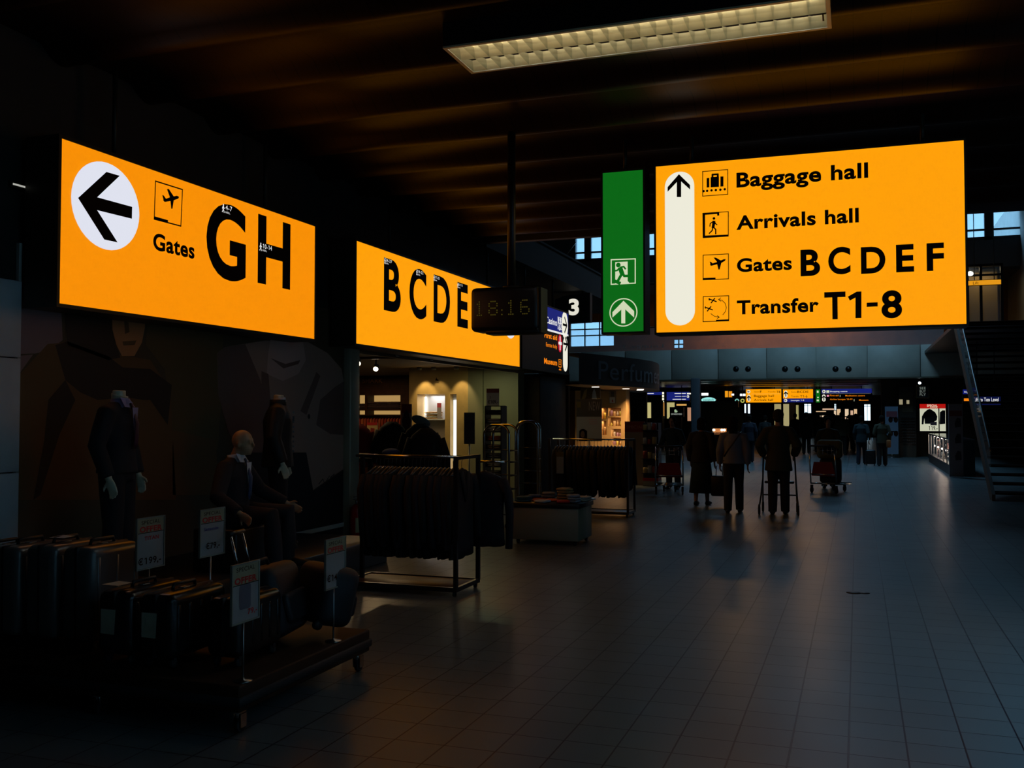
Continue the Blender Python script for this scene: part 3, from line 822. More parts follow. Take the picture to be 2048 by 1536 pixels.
def top_mb(J, hem=.02, open_=0.0, female=False, extra=.018, sleeve=1.0):
    """jacket, coat or pullover hung over the torso; hem = how far below the hip joint it ends"""
    mb = MB(); X = V((1, 0, 0)); e = extra; w = .92 if female else 1.0
    hz = J['hip'] - V((0, 0, hem))
    mb.tube([hz, J['hip'], J['waist'], J['chest'], J['chest'] * .4 + J['neck'] * .6 - V((0, 0, .01)), J['neck'] - V((0, 0, .035)), J['neck'] + V((0, 0, .005))],
            [(.18 + e + open_, .135 + e + open_), (.17 + e, .125 + e), (.15 * w + e, .11 + e), (.18 * w + e, .122 + e), (.125 * w + e, .092 + e), (.075 + e, .068 + e), (.062 + e * .4, .064 + e * .4)], 18, X)
    for s, k in ((1, 'R'), (-1, 'L')):
        wr = J['el' + k] + (J['wr' + k] - J['el' + k]) * .93 * sleeve
        mb.tube([J['neck'] - V((0, 0, .05)) + V((.05 * s, 0, 0)), J['sh' + k] * .55 + (J['neck'] - V((0, 0, .05))) * .45, J['sh' + k], J['sh' + k] * .6 + J['el' + k] * .4, J['el' + k], J['el' + k] * .5 + wr * .5, wr], [.045 + e, .05 + e, .058 + e, .056 + e, .05 + e, .044 + e, .036 + e], 12)
    return mb


def trouser_mb(J, e=.014, flare=0.0):
    mb = MB(); X = V((1, 0, 0))
    mb.tube([J['hip'] - V((0, 0, .1)), J['hip'], J['hip'] + (J['waist'] - J['hip']) * .6], [(.14 + e, .11 + e), (.165 + e, .118 + e), (.15 + e, .105 + e)], 16, X)
    for s, k in ((1, 'R'), (-1, 'L')):
        a = J['an' + k] - V((0, 0, .035))
        mb.tube([J['th' + k] + V((0, 0, .03)), J['th' + k] * .6 + J['kn' + k] * .4, J['kn' + k], J['kn' + k] * .5 + a * .5, a], [.092 + e, .084 + e, .066 + e, .064 + e + flare * .5, .056 + e + flare], 14)
    return mb


def shoe_mb(J):
    mb = MB(); X = V((1, 0, 0))
    for k in 'RL':
        a, t = J['an' + k], J['toe' + k]
        mb.tube([a + V((0, -.075, -.055)), a + V((0, -.03, -.04)), a + V((0, .03, -.035)), (a + t) / 2 + V((0, .03, -.02)), t + V((0, .035, .0))], [(.03, .03), (.042, .045), (.045, .05), (.05, .038), (.034, .026)], 12, X)
    return mb


def hair_mb(J, long=0.0):
    mb = MB(); h = J['head']
    mb.ell(h + V((0, -.024, .03)), (.092, .104, .098), 16, 10); mb.ell(h + V((0, -.05, -.03)), (.078, .07, .07), 14, 8)
    if long: mb.tube([h + V((0, -.06, .02)), h + V((0, -.075, -.08)), h + V((0, -.085, -.08 - long))], [(.08, .05), (.085, .055), (.07, .035)], 14, V((1, 0, 0)))
    return mb


M_SKIN = mat('skin', (.33, .17, .11), .55)
BODY = {}


def person(name, label, loc, rz, h, J, top, trousers, hair=None, group=None, female=False, hem=.04, long=0.0, shoes=None, head=True, key=None, cat='person', skin=None, skirt=None, sleeve=1.0, extra=.018, open_=0.0, bald=False):
    t = thing(name, label, cat, loc, group, rz); s = h / 1.75
    k = (key, head, female)
    if key and k in BODY: bo = BODY[k].copy(); COL.objects.link(bo); bo.parent = t
    else:
        bo = remeshed(body_mb(J, head, female), 'body', skin or M_SKIN, t, .0085, 2, .5)
        if key: BODY[k] = bo
    if skin and bo.data.materials[0] != skin: bo.data = bo.data.copy(); bo.data.materials[0] = skin
    remeshed(top_mb(J, hem, open_, female, extra, sleeve), 'jacket' if hem > 0 else 'top', top, t, .013, 3, .6)
    if skirt:
        m = MB().tube([J['hip'] - V((0, 0, skirt)), J['hip'] - V((0, 0, .2)), J['hip'] + V((0, 0, .08))], [(.25, .22), (.2, .17), (.165, .125)], 20, V((1, 0, 0)))
        m.build('skirt', trousers, t, True)
    else: remeshed(trouser_mb(J), 'trousers', trousers, t, .013, 2, .6)
    remeshed(shoe_mb(J), 'shoes', shoes or M_BLACK, t, .01, 1, .6)
    if head and not bald: hair_mb(J, long).build('hair', hair or mat('dark hair', (.010, .008, .006), .95, spec=.05), t, True)
    t.scale = (s, s, s)
    return t


# ================================================================== CLOTHING DISPLAY ON THE LEFT
# ---- the big fashion poster on the shop wall
FP = Frame((XW + .012, 0, 0), (0, 1, 0))
a0, a1 = FP.px(36, 800)[0], FP.px(691, 800)[0]
po = thing('fashion_poster', 'huge dim fashion poster of two men in coats on the shop wall', 'poster', (XW + .012, (a0 + a1) / 2, .25))
pm = [mat(n, c, .65) for n, c in (('poster brown black', (0.104, 0.068, 0.031)), ('poster dark coat', (0.042, 0.023, 0.013)), ('poster brown coat', (0.195, 0.088, 0.026)), ('poster skin', (0.676, 0.260, 0.091)),
                                  ('poster mauve', (0.338, 0.195, 0.182)), ('poster taupe cloth', (0.494, 0.299, 0.221)), ('poster knit', (0.702, 0.442, 0.364)), ('poster shadow cloth', (0.221, 0.117, 0.091)), ('poster black', (0.016, 0.013, 0.016)), ('poster umber', (0.156, 0.094, 0.031)))]
mb = MB(); mb.slab(FP, a0, .25, a1, 3.0, -.01, 0)


def art(i, pts, lay): mb.m = i; mb.polypx(FP, pts, .0012 * lay)


art(4, [(36, 560), (120, 560), (125, 680), (100, 700), (70, 707), (36, 708)], 1)
art(4, [(36, 712), (66, 709), (40, 745), (36, 752)], 1)
art(9, [(300, 560), (445, 600), (445, 760), (435, 900), (345, 900), (330, 740), (292, 690)], 1)
art(2, [(36, 752), (95, 688), (140, 684), (215, 705), (300, 720), (340, 780), (352, 1000), (36, 1000)], 2)
art(1, [(110, 690), (135, 683), (215, 712), (245, 735), (300, 738), (343, 770), (335, 850), (300, 800), (285, 800), (255, 795), (195, 800), (160, 785), (130, 760)], 3)
art(1, [(125, 600), (225, 600), (222, 660), (240, 715), (215, 720), (135, 690)], 3)
art(3, [(222, 600), (291, 600), (289, 655), (283, 685), (268, 712), (243, 712), (232, 690), (224, 660)], 4)
art(2, [(247, 640), (256, 645), (258, 664), (249, 668)], 5); art(2, [(244, 683), (272, 681), (268, 690), (246, 691)], 5)
art(1, [(130, 760), (150, 800), (118, 870), (80, 990), (66, 1000), (88, 880), (96, 800)], 3)
art(2, [(345, 860), (430, 880), (440, 990), (345, 990)], 2)
art(5, [(434, 706), (450, 694), (530, 681), (610, 681), (655, 706), (683, 738), (691, 790), (691, 935), (626, 980), (612, 905), (560, 905), (480, 905), (455, 860), (436, 790)], 2)
art(7, [(434, 706), (450, 694), (490, 688), (520, 760), (560, 905), (480, 905), (455, 860), (436, 790)], 3)
art(7, [(640, 800), (668, 775), (691, 760), (691, 870), (660, 868), (632, 850)], 3)
art(6, [(553, 600), (600, 600), (606, 688), (611, 720), (596, 748), (565, 762), (533, 748), (535, 712)], 4)
art(7, [(540, 716), (570, 728), (600, 720), (596, 728), (566, 737)], 5)
art(5, [(606, 740), (632, 744), (600, 820), (578, 800), (584, 775)], 5); art(7, [(632, 744), (640, 752), (612, 830), (600, 822)], 5)
art(7, [(522, 742), (536, 748), (545, 860), (528, 900), (522, 830)], 5)
art(8, [(480, 905), (612, 905), (626, 982), (691, 937), (691, 1200), (460, 1200)], 3)
mb.m = 8; mb.disc(FP, *FP.px(617, 833), .03, .006, n=16)
for pts in (((637, 968), (645, 958), (648, 966)), ((652, 962), (658, 952)), ((660, 955), (668, 948), (664, 958), (660, 955))): mb.strokepx(FP, pts, .012, .005)
mb.build('print', pm, po)
fr_ = MB()
for y in (a0 - .03, a1): fr_.slab(FP, y, .2, y + .03, 3.03, -.01, .02)
fr_.slab(FP, a0, .2, a1, .25, -.01, .02); fr_.build('frame', mat('pale frame lacquer', (.55, .55, .48), .4), po)
struct('trim_6', MB().rbox((XW - .05, Y_OPEN0 - .28, 0), (XW + .12, Y_OPEN0 - .03, Z_OPEN), .02, 2), mat('pale steel pillar', (.42, .40, .28), .4, .3))

# ---- low plinth with the mannequins
pl = MB().rbox((XW + .06, 6.25, 0), (-5.0, 9.9, .28), .01, 1).build('display_plinth', mat('black plinth laminate', (.012, .011, .010), .4))
tag(pl, 'low black plinth under the suited mannequins', 'plinth')
M_SUIT = mat('charcoal suiting', (.010, .010, .014), .8, bump=.1, scale=90); M_SUIT2 = mat('black quilted cloth', (.010, .010, .010), .6, bump=.3, scale=25)
M_MANN = mat('ivory mannequin shell', (.62, .6, .42), .35); M_MANN2 = mat('tan mannequin shell', (.45, .27, .14), .4)
M_SHIRT = mat('lilac shirt cloth', (.32, .28, .5), .7); M_SHIRT_W = mat('white shirt cloth', (.6, .62, .66), .7)
p = on_x(236, 802, -5.6)
JM = pose('down')
JM['elR'] += V((.03, 0, 0)); JM['elL'] -= V((.03, 0, 0))
rz1 = radians(-75)      # facing the hall
m1 = person('mannequin', 'headless mannequin with lilac shirt collar and dark suit at poster left', (p.x, p.y, .28), rz1, 1.75, JM, M_SUIT, M_SUIT, head=False, key='mann', cat='mannequin', skin=M_MANN)


def suit_front(t, J, shirt, tie, cap=True, bow=False):
    n = J['neck']; c = J['chest']
    MB().add([c + V((-.05, .146, .13)), c + V((.05, .146, .13)), c + V((.012, .147, -.12)), c + V((-.012, .147, -.12))], [(0, 1, 2, 3)]).tube([c + V((0, .06, .12)), n + V((0, .012, .0)), n + V((0, .008, .03))], [(.07, .075), (.068, .072), (.062, .066)], 16, V((1, 0, 0))).build('shirt', shirt, t, True)
    for s in (-1, 1): MB().add([n + V((.01 * s, .08, .03)), n + V((.075 * s, .055, .04)), n + V((.085 * s, .10, -.035)), n + V((.03 * s, .115, -.04))], [(0, 1, 2, 3)]).build('collar_point', shirt, t, True)
    MB().tube([n + V((0, .095, .005)), n + V((0, .115, -.02)), c + V((0, .165, .0)), c + V((0, .155, -.16)), c + V((0, .15, -.2))], [(.022, .01), (.016, .01), (.03, .006), (.038, .006), (.01, .004)], 10, V((1, 0, 0))).build('tie', tie, t, True)
    if cap: MB().lathe([(.058, .0), (.06, .03), (.066, .055), (.066, .062), (.0, .066)], n + V((0, 0, .0)), 20, (0, .25, 1)).build('neck_cap', M_MANN, t, True)


suit_front(m1, JM, M_SHIRT, mat('wine silk tie', (.05, .006, .03), .5))
p = on_x(556, 806, -5.65)
m2 = person('mannequin', 'headless mannequin in black quilted jacket with white collar beside the shop pillar', (p.x, p.y, .28), radians(-60), 1.76, JM, M_SUIT2, M_SUIT, head=False, key='mann', cat='mannequin', skin=M_MANN, extra=.03, hem=.12)
n = JM['neck']
MB().tube([n + V((0, .0, -.02)), n + V((0, .0, .05))], [(.08, .085), (.075, .082)], 16, V((1, 0, 0))).build('collar', M_SUIT2, m2, True)
MB().tube([n + V((0, .02, .02)), n + V((0, .012, .065))], [(.06, .066), (.058, .062)], 16, V((1, 0, 0))).build('shirt_collar', M_SHIRT_W, m2, True)
zp = MB()
for k in range(9): zp.box((-.006, .148, 1.38 - k * .05), (.006, .165, 1.40 - k * .05))
zp.build('zip', M_STEEL, m2, True); MB().box((.06, .15, 1.30), (.12, .17, 1.35)).build('badge', M_CHROME, m2, True)
p = on_x(468, 888, -5.25)
JS = pose(sit=.47); JS['head'] += V((0, .07, -.03)); JS['anR'] += V((0, .06, 0))
bx = MB().rbox((p.x - .25, p.y - .24, .28), (p.x + .2, p.y + .24, .66), .02, 2).build('seat_cube', mat('black seat laminate', (.012, .012, .012), .4)); tag(bx, 'black cube seat under the bald seated mannequin', 'seat')
m3 = person('mannequin', 'bald tan mannequin with white collar and blue tie seated between the headless ones', (p.x, p.y, .28), radians(-80), 1.75, JS, M_SUIT, M_SUIT, head=True, cat='mannequin', skin=M_MANN2, bald=True)
suit_front(m3, JS, M_SHIRT_W, mat('blue silk tie', (.02, .06, .14), .45), cap=False)

# ---- luggage cart, cases, bags
Z_C = .26
PX0, PX1, PY0, PY1 = -5.0, -3.0, 4.28, 5.7
cart = thing('luggage_cart', 'low dark wooden display cart on castors loaded with suitcases', 'cart', ((PX0 + PX1) / 2, (PY0 + PY1) / 2, 0))
MB().rbox((PX0, PY0, .12), (PX1, PY1, Z_C), .012, 2).build('platform', M_WOOD_D, cart)
MB().rbox((PX0 - .012, PY0 - .012, .15), (PX1 + .012, PY1 + .012, .20), .008, 1).build('bumper', M_RUBBER, cart)
for x in (PX0 + .1, PX0 + 1.05, PX1 - .05):
    for y in (PY0 + .06, PY1 - .08):
        c_ = MB().tube([(x, y, .12), (x, y, .09), (x, y + .02, .06)], .014, 8).box((x - .03, y - .03, .108), (x + .03, y + .03, .12)).box((x - .026, y - .01, .03), (x - .02, y + .04, .1)).box((x + .02, y - .01, .03), (x + .026, y + .04, .1)).build('castor', M_CHROME, cart)
        MB().lathe([(.0, -.014), (.035, -.014), (.04, -.008), (.04, .008), (.035, .014), (.0, .014)], (x, y + .02, .04), 18, (1, 0, 0)).build('wheel', M_RUBBER, c_)


def suitcase(label, lo, hi, m, tagm=None, tagface=None, group=None, ribs=5):
    lo, hi = V(lo), V(hi); c = (lo + hi) / 2
    t = thing('suitcase', label, 'suitcase', (c.x, c.y, lo.z), group)
    z0 = lo.z + .05
    MB().rbox((lo.x, lo.y, z0), (hi.x, hi.y, hi.z), .05, 4).build('shell', m, t)
    g = MB()
    for k in range(ribs):
        y = lo.y + .06 + (hi.y - lo.y - .12) * k / (ribs - 1)
        for x in (lo.x - .003, hi.x - .007): g.rbox((x, y - .012, z0 + .06), (x + .01, y + .012, hi.z - .06), .004, 1)
    g.build('ribs', m, t)
    MB().rbox((c.x - .012, lo.y - .002, z0 + .01), (c.x + .012, hi.y + .002, hi.z + .002), .004, 1).build('zip_band', M_RUBBER, t)
    MB().tube([(c.x, c.y - .1, hi.z - .005), (c.x, c.y - .09, hi.z + .028), (c.x, c.y + .09, hi.z + .028), (c.x, c.y + .1, hi.z - .005)], .011, 8).build('handle', M_BLACK, t)
    for x in (lo.x + .04, hi.x - .04):
        for y in (lo.y + .06, hi.y - .06):
            MB().lathe([(0, -.012), (.024, -.012), (.026, 0), (.024, .012), (0, .012)], (x, y, lo.z + .026), 14, (1, 0, 0)).box((x - .015, y - .012, lo.z + .03), (x + .015, y + .012, z0 + .01)).build('wheel', M_RUBBER, t)
    MB().rbox((c.x - .02, c.y - .03, hi.z - .001), (c.x + .02, c.y + .03, hi.z + .006), .003, 1).build('latch', M_STEEL, t)
    if tagm:
        for f in tagface: MB().add(f, [(0, 1, 2, 3)]).add([V(q) + V((0, -.002, 0)) for q in f], [(3, 2, 1, 0)]).build('price_tag', tagm, t)
    return t


M_CASE_G = mat('grey hard shell', (.13, .13, .12), .3, .3); M_CASE_D = mat('dark hard shell', (.012, .013, .012), .25); M_CASE_B = mat('black woven nylon', (.008, .008, .011), .6, bump=.2, scale=200)
ya, yb_ = on_x(184, 1100, -4.22).y, on_x(266, 1100, -4.22).y
zt = on_x(225, 1090, -4.22).z
for i, (xr, lab) in enumerate(((-4.22, 'smooth grey hard suitcase standing right of the other two grey ones'), (-4.50, 'grey ribbed suitcase in the middle of the three grey ones'), (-4.78, 'grey hard suitcase standing furthest left of three on the cart'))):
    tg = [[(xr - .14, ya + .12 - .02, zt + .035), (xr - .06, ya + .14, zt + .03), (xr - .05, ya + .22, zt + .035), (xr - .13, ya + .2, zt + .04)]] if i == 1 else None
    suitcase(lab, (xr - .235, ya, Z_C), (xr, yb_ + .08, zt - .02 * (i == 2)), M_CASE_G, M_PAPER if tg else None, tg, None, 6 if i else 3)
ya, zt = on_x(345, 1195, -3.52).y, on_x(345, 1192, -3.52).z
for i, (xr, lab) in enumerate(((-3.52, 'dark ribbed cabin suitcase with pale tag nearest the offer sign on the castor'), (-3.80, 'dark ribbed cabin suitcase with pale tag next to the grey cases'))):
    f = [(xr - .2, ya - .003, zt - .1), (xr - .1, ya - .003, zt - .1), (xr - .1, ya - .012, zt - .235), (xr - .2, ya - .003, zt - .235)]
    tf = [f] if i == 0 else [f, [(xr - .2, ya + .0, zt + .035), (xr - .1, ya + .02, zt + .03), (xr - .08, ya + .11, zt + .035), (xr - .17, ya + .1, zt + .04)]]
    suitcase(lab, (xr - .24, ya, Z_C), (xr, ya + .5, zt), M_CASE_D, M_PAPER_Y, tf)
p = on_z(485, 1180, .62)
suitcase('dark ribbed suitcase behind the offer sign on the castor', (-3.42, 4.55, Z_C), (-3.2, 5.0, .64), M_CASE_D)
suitcase('black suitcase with white tag at the far left end of the cart', (-5.0 - .28, 4.6, 0), (-5.04, 5.05, .82), M_CASE_B, M_PAPER, [[(-5.0 - .08, 4.55, .80), (-4.98, 4.56, .79), (-4.96, 4.62, .86), (-5.06, 4.61, .87)]])


def soft_bag(label, c, sx, sy, sz, tilt, rz, mt, handle=True):
    M_ = Matrix.Translation(c) @ Matrix.Rotation(rz, 4, 'Z') @ Matrix.Rotation(tilt, 4, 'Y')
    t = thing('trolley_bag', label, 'bag', c)
    MB().rbox((-sx / 2, -sy / 2, .03), (sx / 2, sy / 2, sz), .07, 4, M_).build('body', mt, t)
    MB().rbox((sx / 2 - .02, -sy / 2 + .06, .1), (sx / 2 + .035, sy / 2 - .06, sz * .6), .03, 3, M_).build('pocket', mt, t)
    MB().tube([M_ @ V((0, -.09, sz - .01)), M_ @ V((0, -.07, sz + .04)), M_ @ V((0, .07, sz + .04)), M_ @ V((0, .09, sz - .01))], .012, 8).build('carry_handle', M_RUBBER, t)
    for y in (-sy / 2 + .05, sy / 2 - .05):
        q = M_ @ V((-sx / 2 + .03, y, .03)); MB().lathe([(0, -.012), (.03, -.012), (.03, .012), (0, .012)], q, 14, (cos(rz + pi / 2), sin(rz + pi / 2), 0)).build('wheel', M_RUBBER, t)
    if handle:
        for y in (-.08, .08): MB().tube([M_ @ V((-sx / 2 + .03, y, sz - .02)), M_ @ V((-sx / 2 + .03, y, sz + .24))], .008, 8).build('pull_rod', M_CHROME, t)
        MB().tube([M_ @ V((-sx / 2 + .03, -.1, sz + .24)), M_ @ V((-sx / 2 + .03, .1, sz + .24))], .014, 8).build('grip', M_BLACK, t)
    return t


p = on_z(590, 1290, Z_C)
soft_bag('black soft trolley bag with raised chrome pull rods', V((-3.36, 5.2, Z_C + .01)), .3, .44, .46, radians(-14), radians(10), M_CASE_B)
soft_bag('black soft bag slumped over the right end of the cart', V((-3.22, 5.42, Z_C + .05)), .26, .4, .40, radians(14), radians(60), M_CASE_B, False)


def price_sign(label, x, px0, py0, px1, py1, lines, z_base, picture=False, y_header=.72):
    fr = Frame((x, 0, 0), (0, 1, 0))
    a0_, a1_ = fr.px(px0, py0)[0], fr.px(px1, py0)[0]; am = (a0_ + a1_) / 2; w = .115
    zt_, zb_ = fr.px((px0 + px1) / 2, py0)[1], fr.px((px0 + px1) / 2, py1)[1]; H = zt_ - zb_
    t = thing('price_sign', label, 'price sign', (x, am, z_base))
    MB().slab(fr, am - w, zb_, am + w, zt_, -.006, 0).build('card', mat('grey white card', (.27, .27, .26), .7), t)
    f = MB()
    for q in ((-w - .008, zb_ - .008, -w, zt_ + .008), (w, zb_ - .008, w + .008, zt_ + .008), (-w, zb_ - .008, w, zb_), (-w, zt_, w, zt_ + .008)): f.slab(fr, am + q[0], q[1], am + q[2], q[3], -.008, .005)
    f.build('frame', mat('clear acrylic frame', (.25, .25, .2), .2), t)
    hz = zb_ + H * y_header
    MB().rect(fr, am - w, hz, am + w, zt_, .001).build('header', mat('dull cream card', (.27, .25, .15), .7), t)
    MB().text(fr, 'SPECIAL', am - w * .72, zt_ - H * .115, am + w * .7, zt_ - H * .04, .002, .0).build('thin_lettering', M_INK, t)
    MB().text(fr, 'OFFER', am - w * .85, hz + H * .015, am + w * .85, hz + H * .125, .002, .04).build('red_lettering', M_RED, t)
    MB().rect(fr, am - w, hz - .004, am + w, hz, .002).build('rule', M_INK, t)
    for s, fx0, fx1, fz0, fz1, mm, nm in lines: MB().text(fr, s, am - w + 2 * w * fx0, zb_ + H * fz0, am - w + 2 * w * fx1, zb_ + H * fz1, .002, .02).build(nm, mm, t)
    if picture:
        g = MB(); n_ = []
        for cx, cy, q0 in ((.62, .60, 0), (.34, .60, pi / 2), (.34, .26, pi), (.62, .26, 3 * pi / 2)):
            for k in range(5): n_.append((am - w + 2 * w * (cx + .08 * cos(q0 + k * pi / 8)), zb_ + H * (cy + .05 * sin(q0 + k * pi / 8))))
        g.poly(fr, n_, .0015).build('case_picture', mat('printed grey blue', (.10, .10, .13), .6), t)
    MB().cyl((x - .012, am, z_base), (x - .012, am, zb_ + .03), .006, 8).build('pole', M_STEEL, t)
    MB().lathe([(.05, 0), (.05, .006), (.01, .012), (.007, .02)], (x - .012, am, z_base), 16).build('foot', M_STEEL, t)
    return t


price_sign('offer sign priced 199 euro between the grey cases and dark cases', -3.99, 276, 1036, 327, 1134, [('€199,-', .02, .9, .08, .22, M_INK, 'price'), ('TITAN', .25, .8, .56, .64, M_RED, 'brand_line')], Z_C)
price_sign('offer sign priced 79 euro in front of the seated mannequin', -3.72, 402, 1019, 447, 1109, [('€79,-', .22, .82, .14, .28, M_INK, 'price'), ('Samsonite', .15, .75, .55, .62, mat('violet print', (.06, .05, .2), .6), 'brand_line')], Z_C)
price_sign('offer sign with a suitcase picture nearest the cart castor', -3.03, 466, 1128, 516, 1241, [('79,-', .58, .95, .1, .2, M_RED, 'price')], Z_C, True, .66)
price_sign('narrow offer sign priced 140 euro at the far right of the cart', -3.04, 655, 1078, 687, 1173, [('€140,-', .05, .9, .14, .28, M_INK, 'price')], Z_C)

# ---- fire extinguisher
p = on_z(712, 1072, 0); p = V((-6.12, on_x(713, 1030, -6.12).y, 0))
fe = thing('fire_extinguisher', 'red fire extinguisher standing beside the steel shop pillar', 'fire extinguisher', p)
MB().lathe([(.0, .03), (.075, .03), (.085, .045), (.085, .4), (.075, .45), (.045, .485), (.03, .5)], p, 24).build('cylinder', mat('red gloss enamel', (.5, .008, .008), .25), fe)
MB().lathe([(.09, 0), (.09, .05), (.083, .05), (.083, .01)], p, 24).build('foot_ring', M_RUBBER, fe)
MB().cyl(p + V((0, 0, .49)), p + V((0, 0, .56)), .018, 10).box(p + V((-.012, -.07, .555)), p + V((.012, .06, .57))).box(p + V((-.012, -.07, .59)), p + V((.012, .06, .6))).build('valve', M_STEEL, fe)
MB().tube([p + V((.0, .03, .53)), p + V((0, .11, .5)), p + V((0, .12, .3)), p + V((0, .11, .12))], .011, 8).build('hose', M_RUBBER, fe)
lb = MB(); n_ = 8
for k in range(n_):
    q0, q1 = radians(-70 + 70 * k / n_), radians(-70 + 70 * (k + 1) / n_)
    lb.add([p + V((.0865 * cos(q0), .0865 * sin(q0), .14)), p + V((.0865 * cos(q1), .0865 * sin(q1), .14)), p + V((.0865 * cos(q1), .0865 * sin(q1), .33)), p + V((.0865 * cos(q0), .0865 * sin(q0), .33))], [(0, 1, 2, 3)], True)
lb.build('instruction_label', mat('cream label', (.5, .42, .2), .6), fe)

# ---- garment racks
M_RAIL = mat('dark steel rail', (.08, .08, .09), .3, .9)
M_CLOTH = [mat('black wool', (.006, .006, .008), .85), mat('midnight wool', (.008, .008, .014), .85), mat('black brown wool', (.010, .007, .005), .85)]


def jacket_proto(seed):
    """a jacket on a hanger, hung at its origin, facing along X"""
    random.seed(seed); L = random.uniform(.78, .93); w0 = random.uniform(.20, .23); T = .035
    t = thing('jacket', 'x', 'jacket')
    b = MB(); rings = []
    for z, w, th in ((-.10, .05, .03), (-.13, .12, .04), (-.17, w0, T), (-.30, w0 * .96, T * 1.1), (-.5, w0 * .92, T), (-L * .9, w0 * .98, T * 1.1), (-L, w0 * 1.0, T * .9)):
        r_ = []
        for k in range(16):
            q = 2 * pi * k / 16; wob = 1 + .12 * sin(3 * q + z * 9 + seed); r_.append(V((th * sin(q) * wob, w * cos(q), z + (.02 * sin(q * 2 + seed) if z < -.6 else 0))))
        rings.append(r_)
    b.ring_loft(rings[::-1]).build('body', M_CLOTH[seed % 3], t, True)
    for s in (-1, 1):
        MB().tube([(0, s * w0 * .86, -.17), (.0, s * (w0 + .035), -.3), (.012, s * (w0 + .045), -.5), (.03 + .01 * s, s * (w0 + .03), -.70 - random.uniform(0, .16))], [(.045, .05), (.045, .045), (.04, .04), (.034, .036)], 10).build('sleeve', M_CLOTH[seed % 3], t, True)
    MB().tube([(T, -.06, -.12), (T * 1.4, -.03, -.25), (T * 1.3, 0, -.4)], [(.012, .03), (.01, .035), (.006, .012)], 8).tube([(T, .06, -.12), (T * 1.4, .03, -.25), (T * 1.3, 0, -.4)], [(.012, .03), (.01, .035), (.006, .012)], 8).build('lapel', M_CLOTH[seed % 3], t, True)
    h = MB().tube([(0, .0, -.09), (0, 0, -.03), (0, .012, -.012), (0, .018, .0), (0, .012, .014), (0, -.004, .012)], .003, 6).tube([(0, -w0 * .8, -.15), (0, 0, -.09), (0, w0 * .8, -.15)], .008, 6)
    h.build('hanger', M_RAIL, t, True)
    return t


def garment_rack(label, x0, x1, y0, y1, h, single_left=True):
    c = V(((x0 + x1) / 2, (y0 + y1) / 2, 0)); t = thing('garment_rack', label, 'clothes rack', c); ym_ = (y0 + y1) / 2
    MB().rbox((x0, y0, .04), (x1, y1, .075), .006, 1).build('base_shelf', mat('rack shelf brown', (.06, .024, .01), .45), t)
    f = MB()
    for lo, hi in (((x0 - .015, y0 - .015), (x1 + .015, y0 + .015)), ((x0 - .015, y1 - .015), (x1 + .015, y1 + .015)), ((x0 - .015, y0), (x0 + .015, y1)), ((x1 - .015, y0), (x1 + .015, y1))): f.box((*lo, .045), (*hi, .085))
    f.build('base_frame', M_RAIL, t)
    for x, y in ((x0 + .02, y0 + .02), (x0 + .02, y1 - .02), (x1 - .02, y0 + .02), (x1 - .02, y1 - .02)): MB().lathe([(0, -.012), (.022, -.012), (.022, .012), (0, .012)], (x, y, .022), 12, (1, 0, 0)).box((x - .012, y - .015, .02), (x + .012, y + .015, .05)).build('castor', M_RUBBER, t)
    for x, y in ([(x0 + .05, ym_)] if single_left else [(x0, y0), (x0, y1)]) + [(x1, y0), (x1, y1)]: MB().box((x - .018, y - .018, .07), (x + .018, y + .018, h)).build('post', M_RAIL, t)
    MB().box((x1 - .015, y0, h - .03), (x1 + .015, y1, h)).build('end_bar', M_RAIL, t)
    MB().tube([(x0 - .02, ym_, h - .015), (x1, ym_, h - .015)], .014, 10).build('rail', M_CHROME, t)
    return t, ym_


gr, _ = garment_rack('nearest clothes rack crowded with black jackets, brown shelf below', -4.6, -3.45, 8.2, 8.75, 1.27)
MB().tube([(-3.46, 8.8, 1.2), (-3.2, 8.8, 1.2)], .012, 8).build('side_arm', M_CHROME, gr)
garment_rack('clothes rack of black jackets behind the folded clothes table', -4.82, -3.5, 15.45, 15.95, 1.26, False)
protos = [jacket_proto(k) for k in range(3)]
used = set()


def hang(x, y, z, rz, label, group, i):
    k = i % 3
    if k not in used: o = protos[k]; used.add(k); o.location = (x, y, z); o.rotation_euler = (0, 0, rz); o['label'] = label; o['group'] = group; return o
    return copy_tree(protos[k], (x, y, z), rz, label, group)


random.seed(3)
for i in range(22): hang(-4.40 + i * .0425, 8.475, 1.24, random.uniform(-.16, .16), 'black jacket on the crowded rail of the nearest rack', 'jackets on the near rack', i)
hang(-3.40, 8.80, 1.20, radians(80), 'black jacket hanging off the right end of the nearest rack', 'jacket at the near rack end', 1)
for i in range(22): hang(-4.76 + i * .058, 15.7, 1.23, random.uniform(-.16, .16), 'black jacket on the rack behind the folded clothes table', 'jackets on the far rack', i + 1)
fr = Frame((0, 15.36, 0), (1, 0, 0)); p0, p1 = fr.px(1113, 947), fr.px(1127, 904)
rt = thing('rack_card', 'small grey card clipped to the front of the far jacket rack', 'card', fr.P((p0[0] + p1[0]) / 2, p0[1]))
MB().slab(fr, p0[0], p0[1], p1[0], p1[1], -.008, 0).build('card', mat('grey card', (.25, .28, .26), .7), rt)
MB().rect(fr, p0[0], p1[1] - .08, p1[0], p1[1], .001).build('header', mat('dull olive print', (.12, .11, .03), .7), rt)

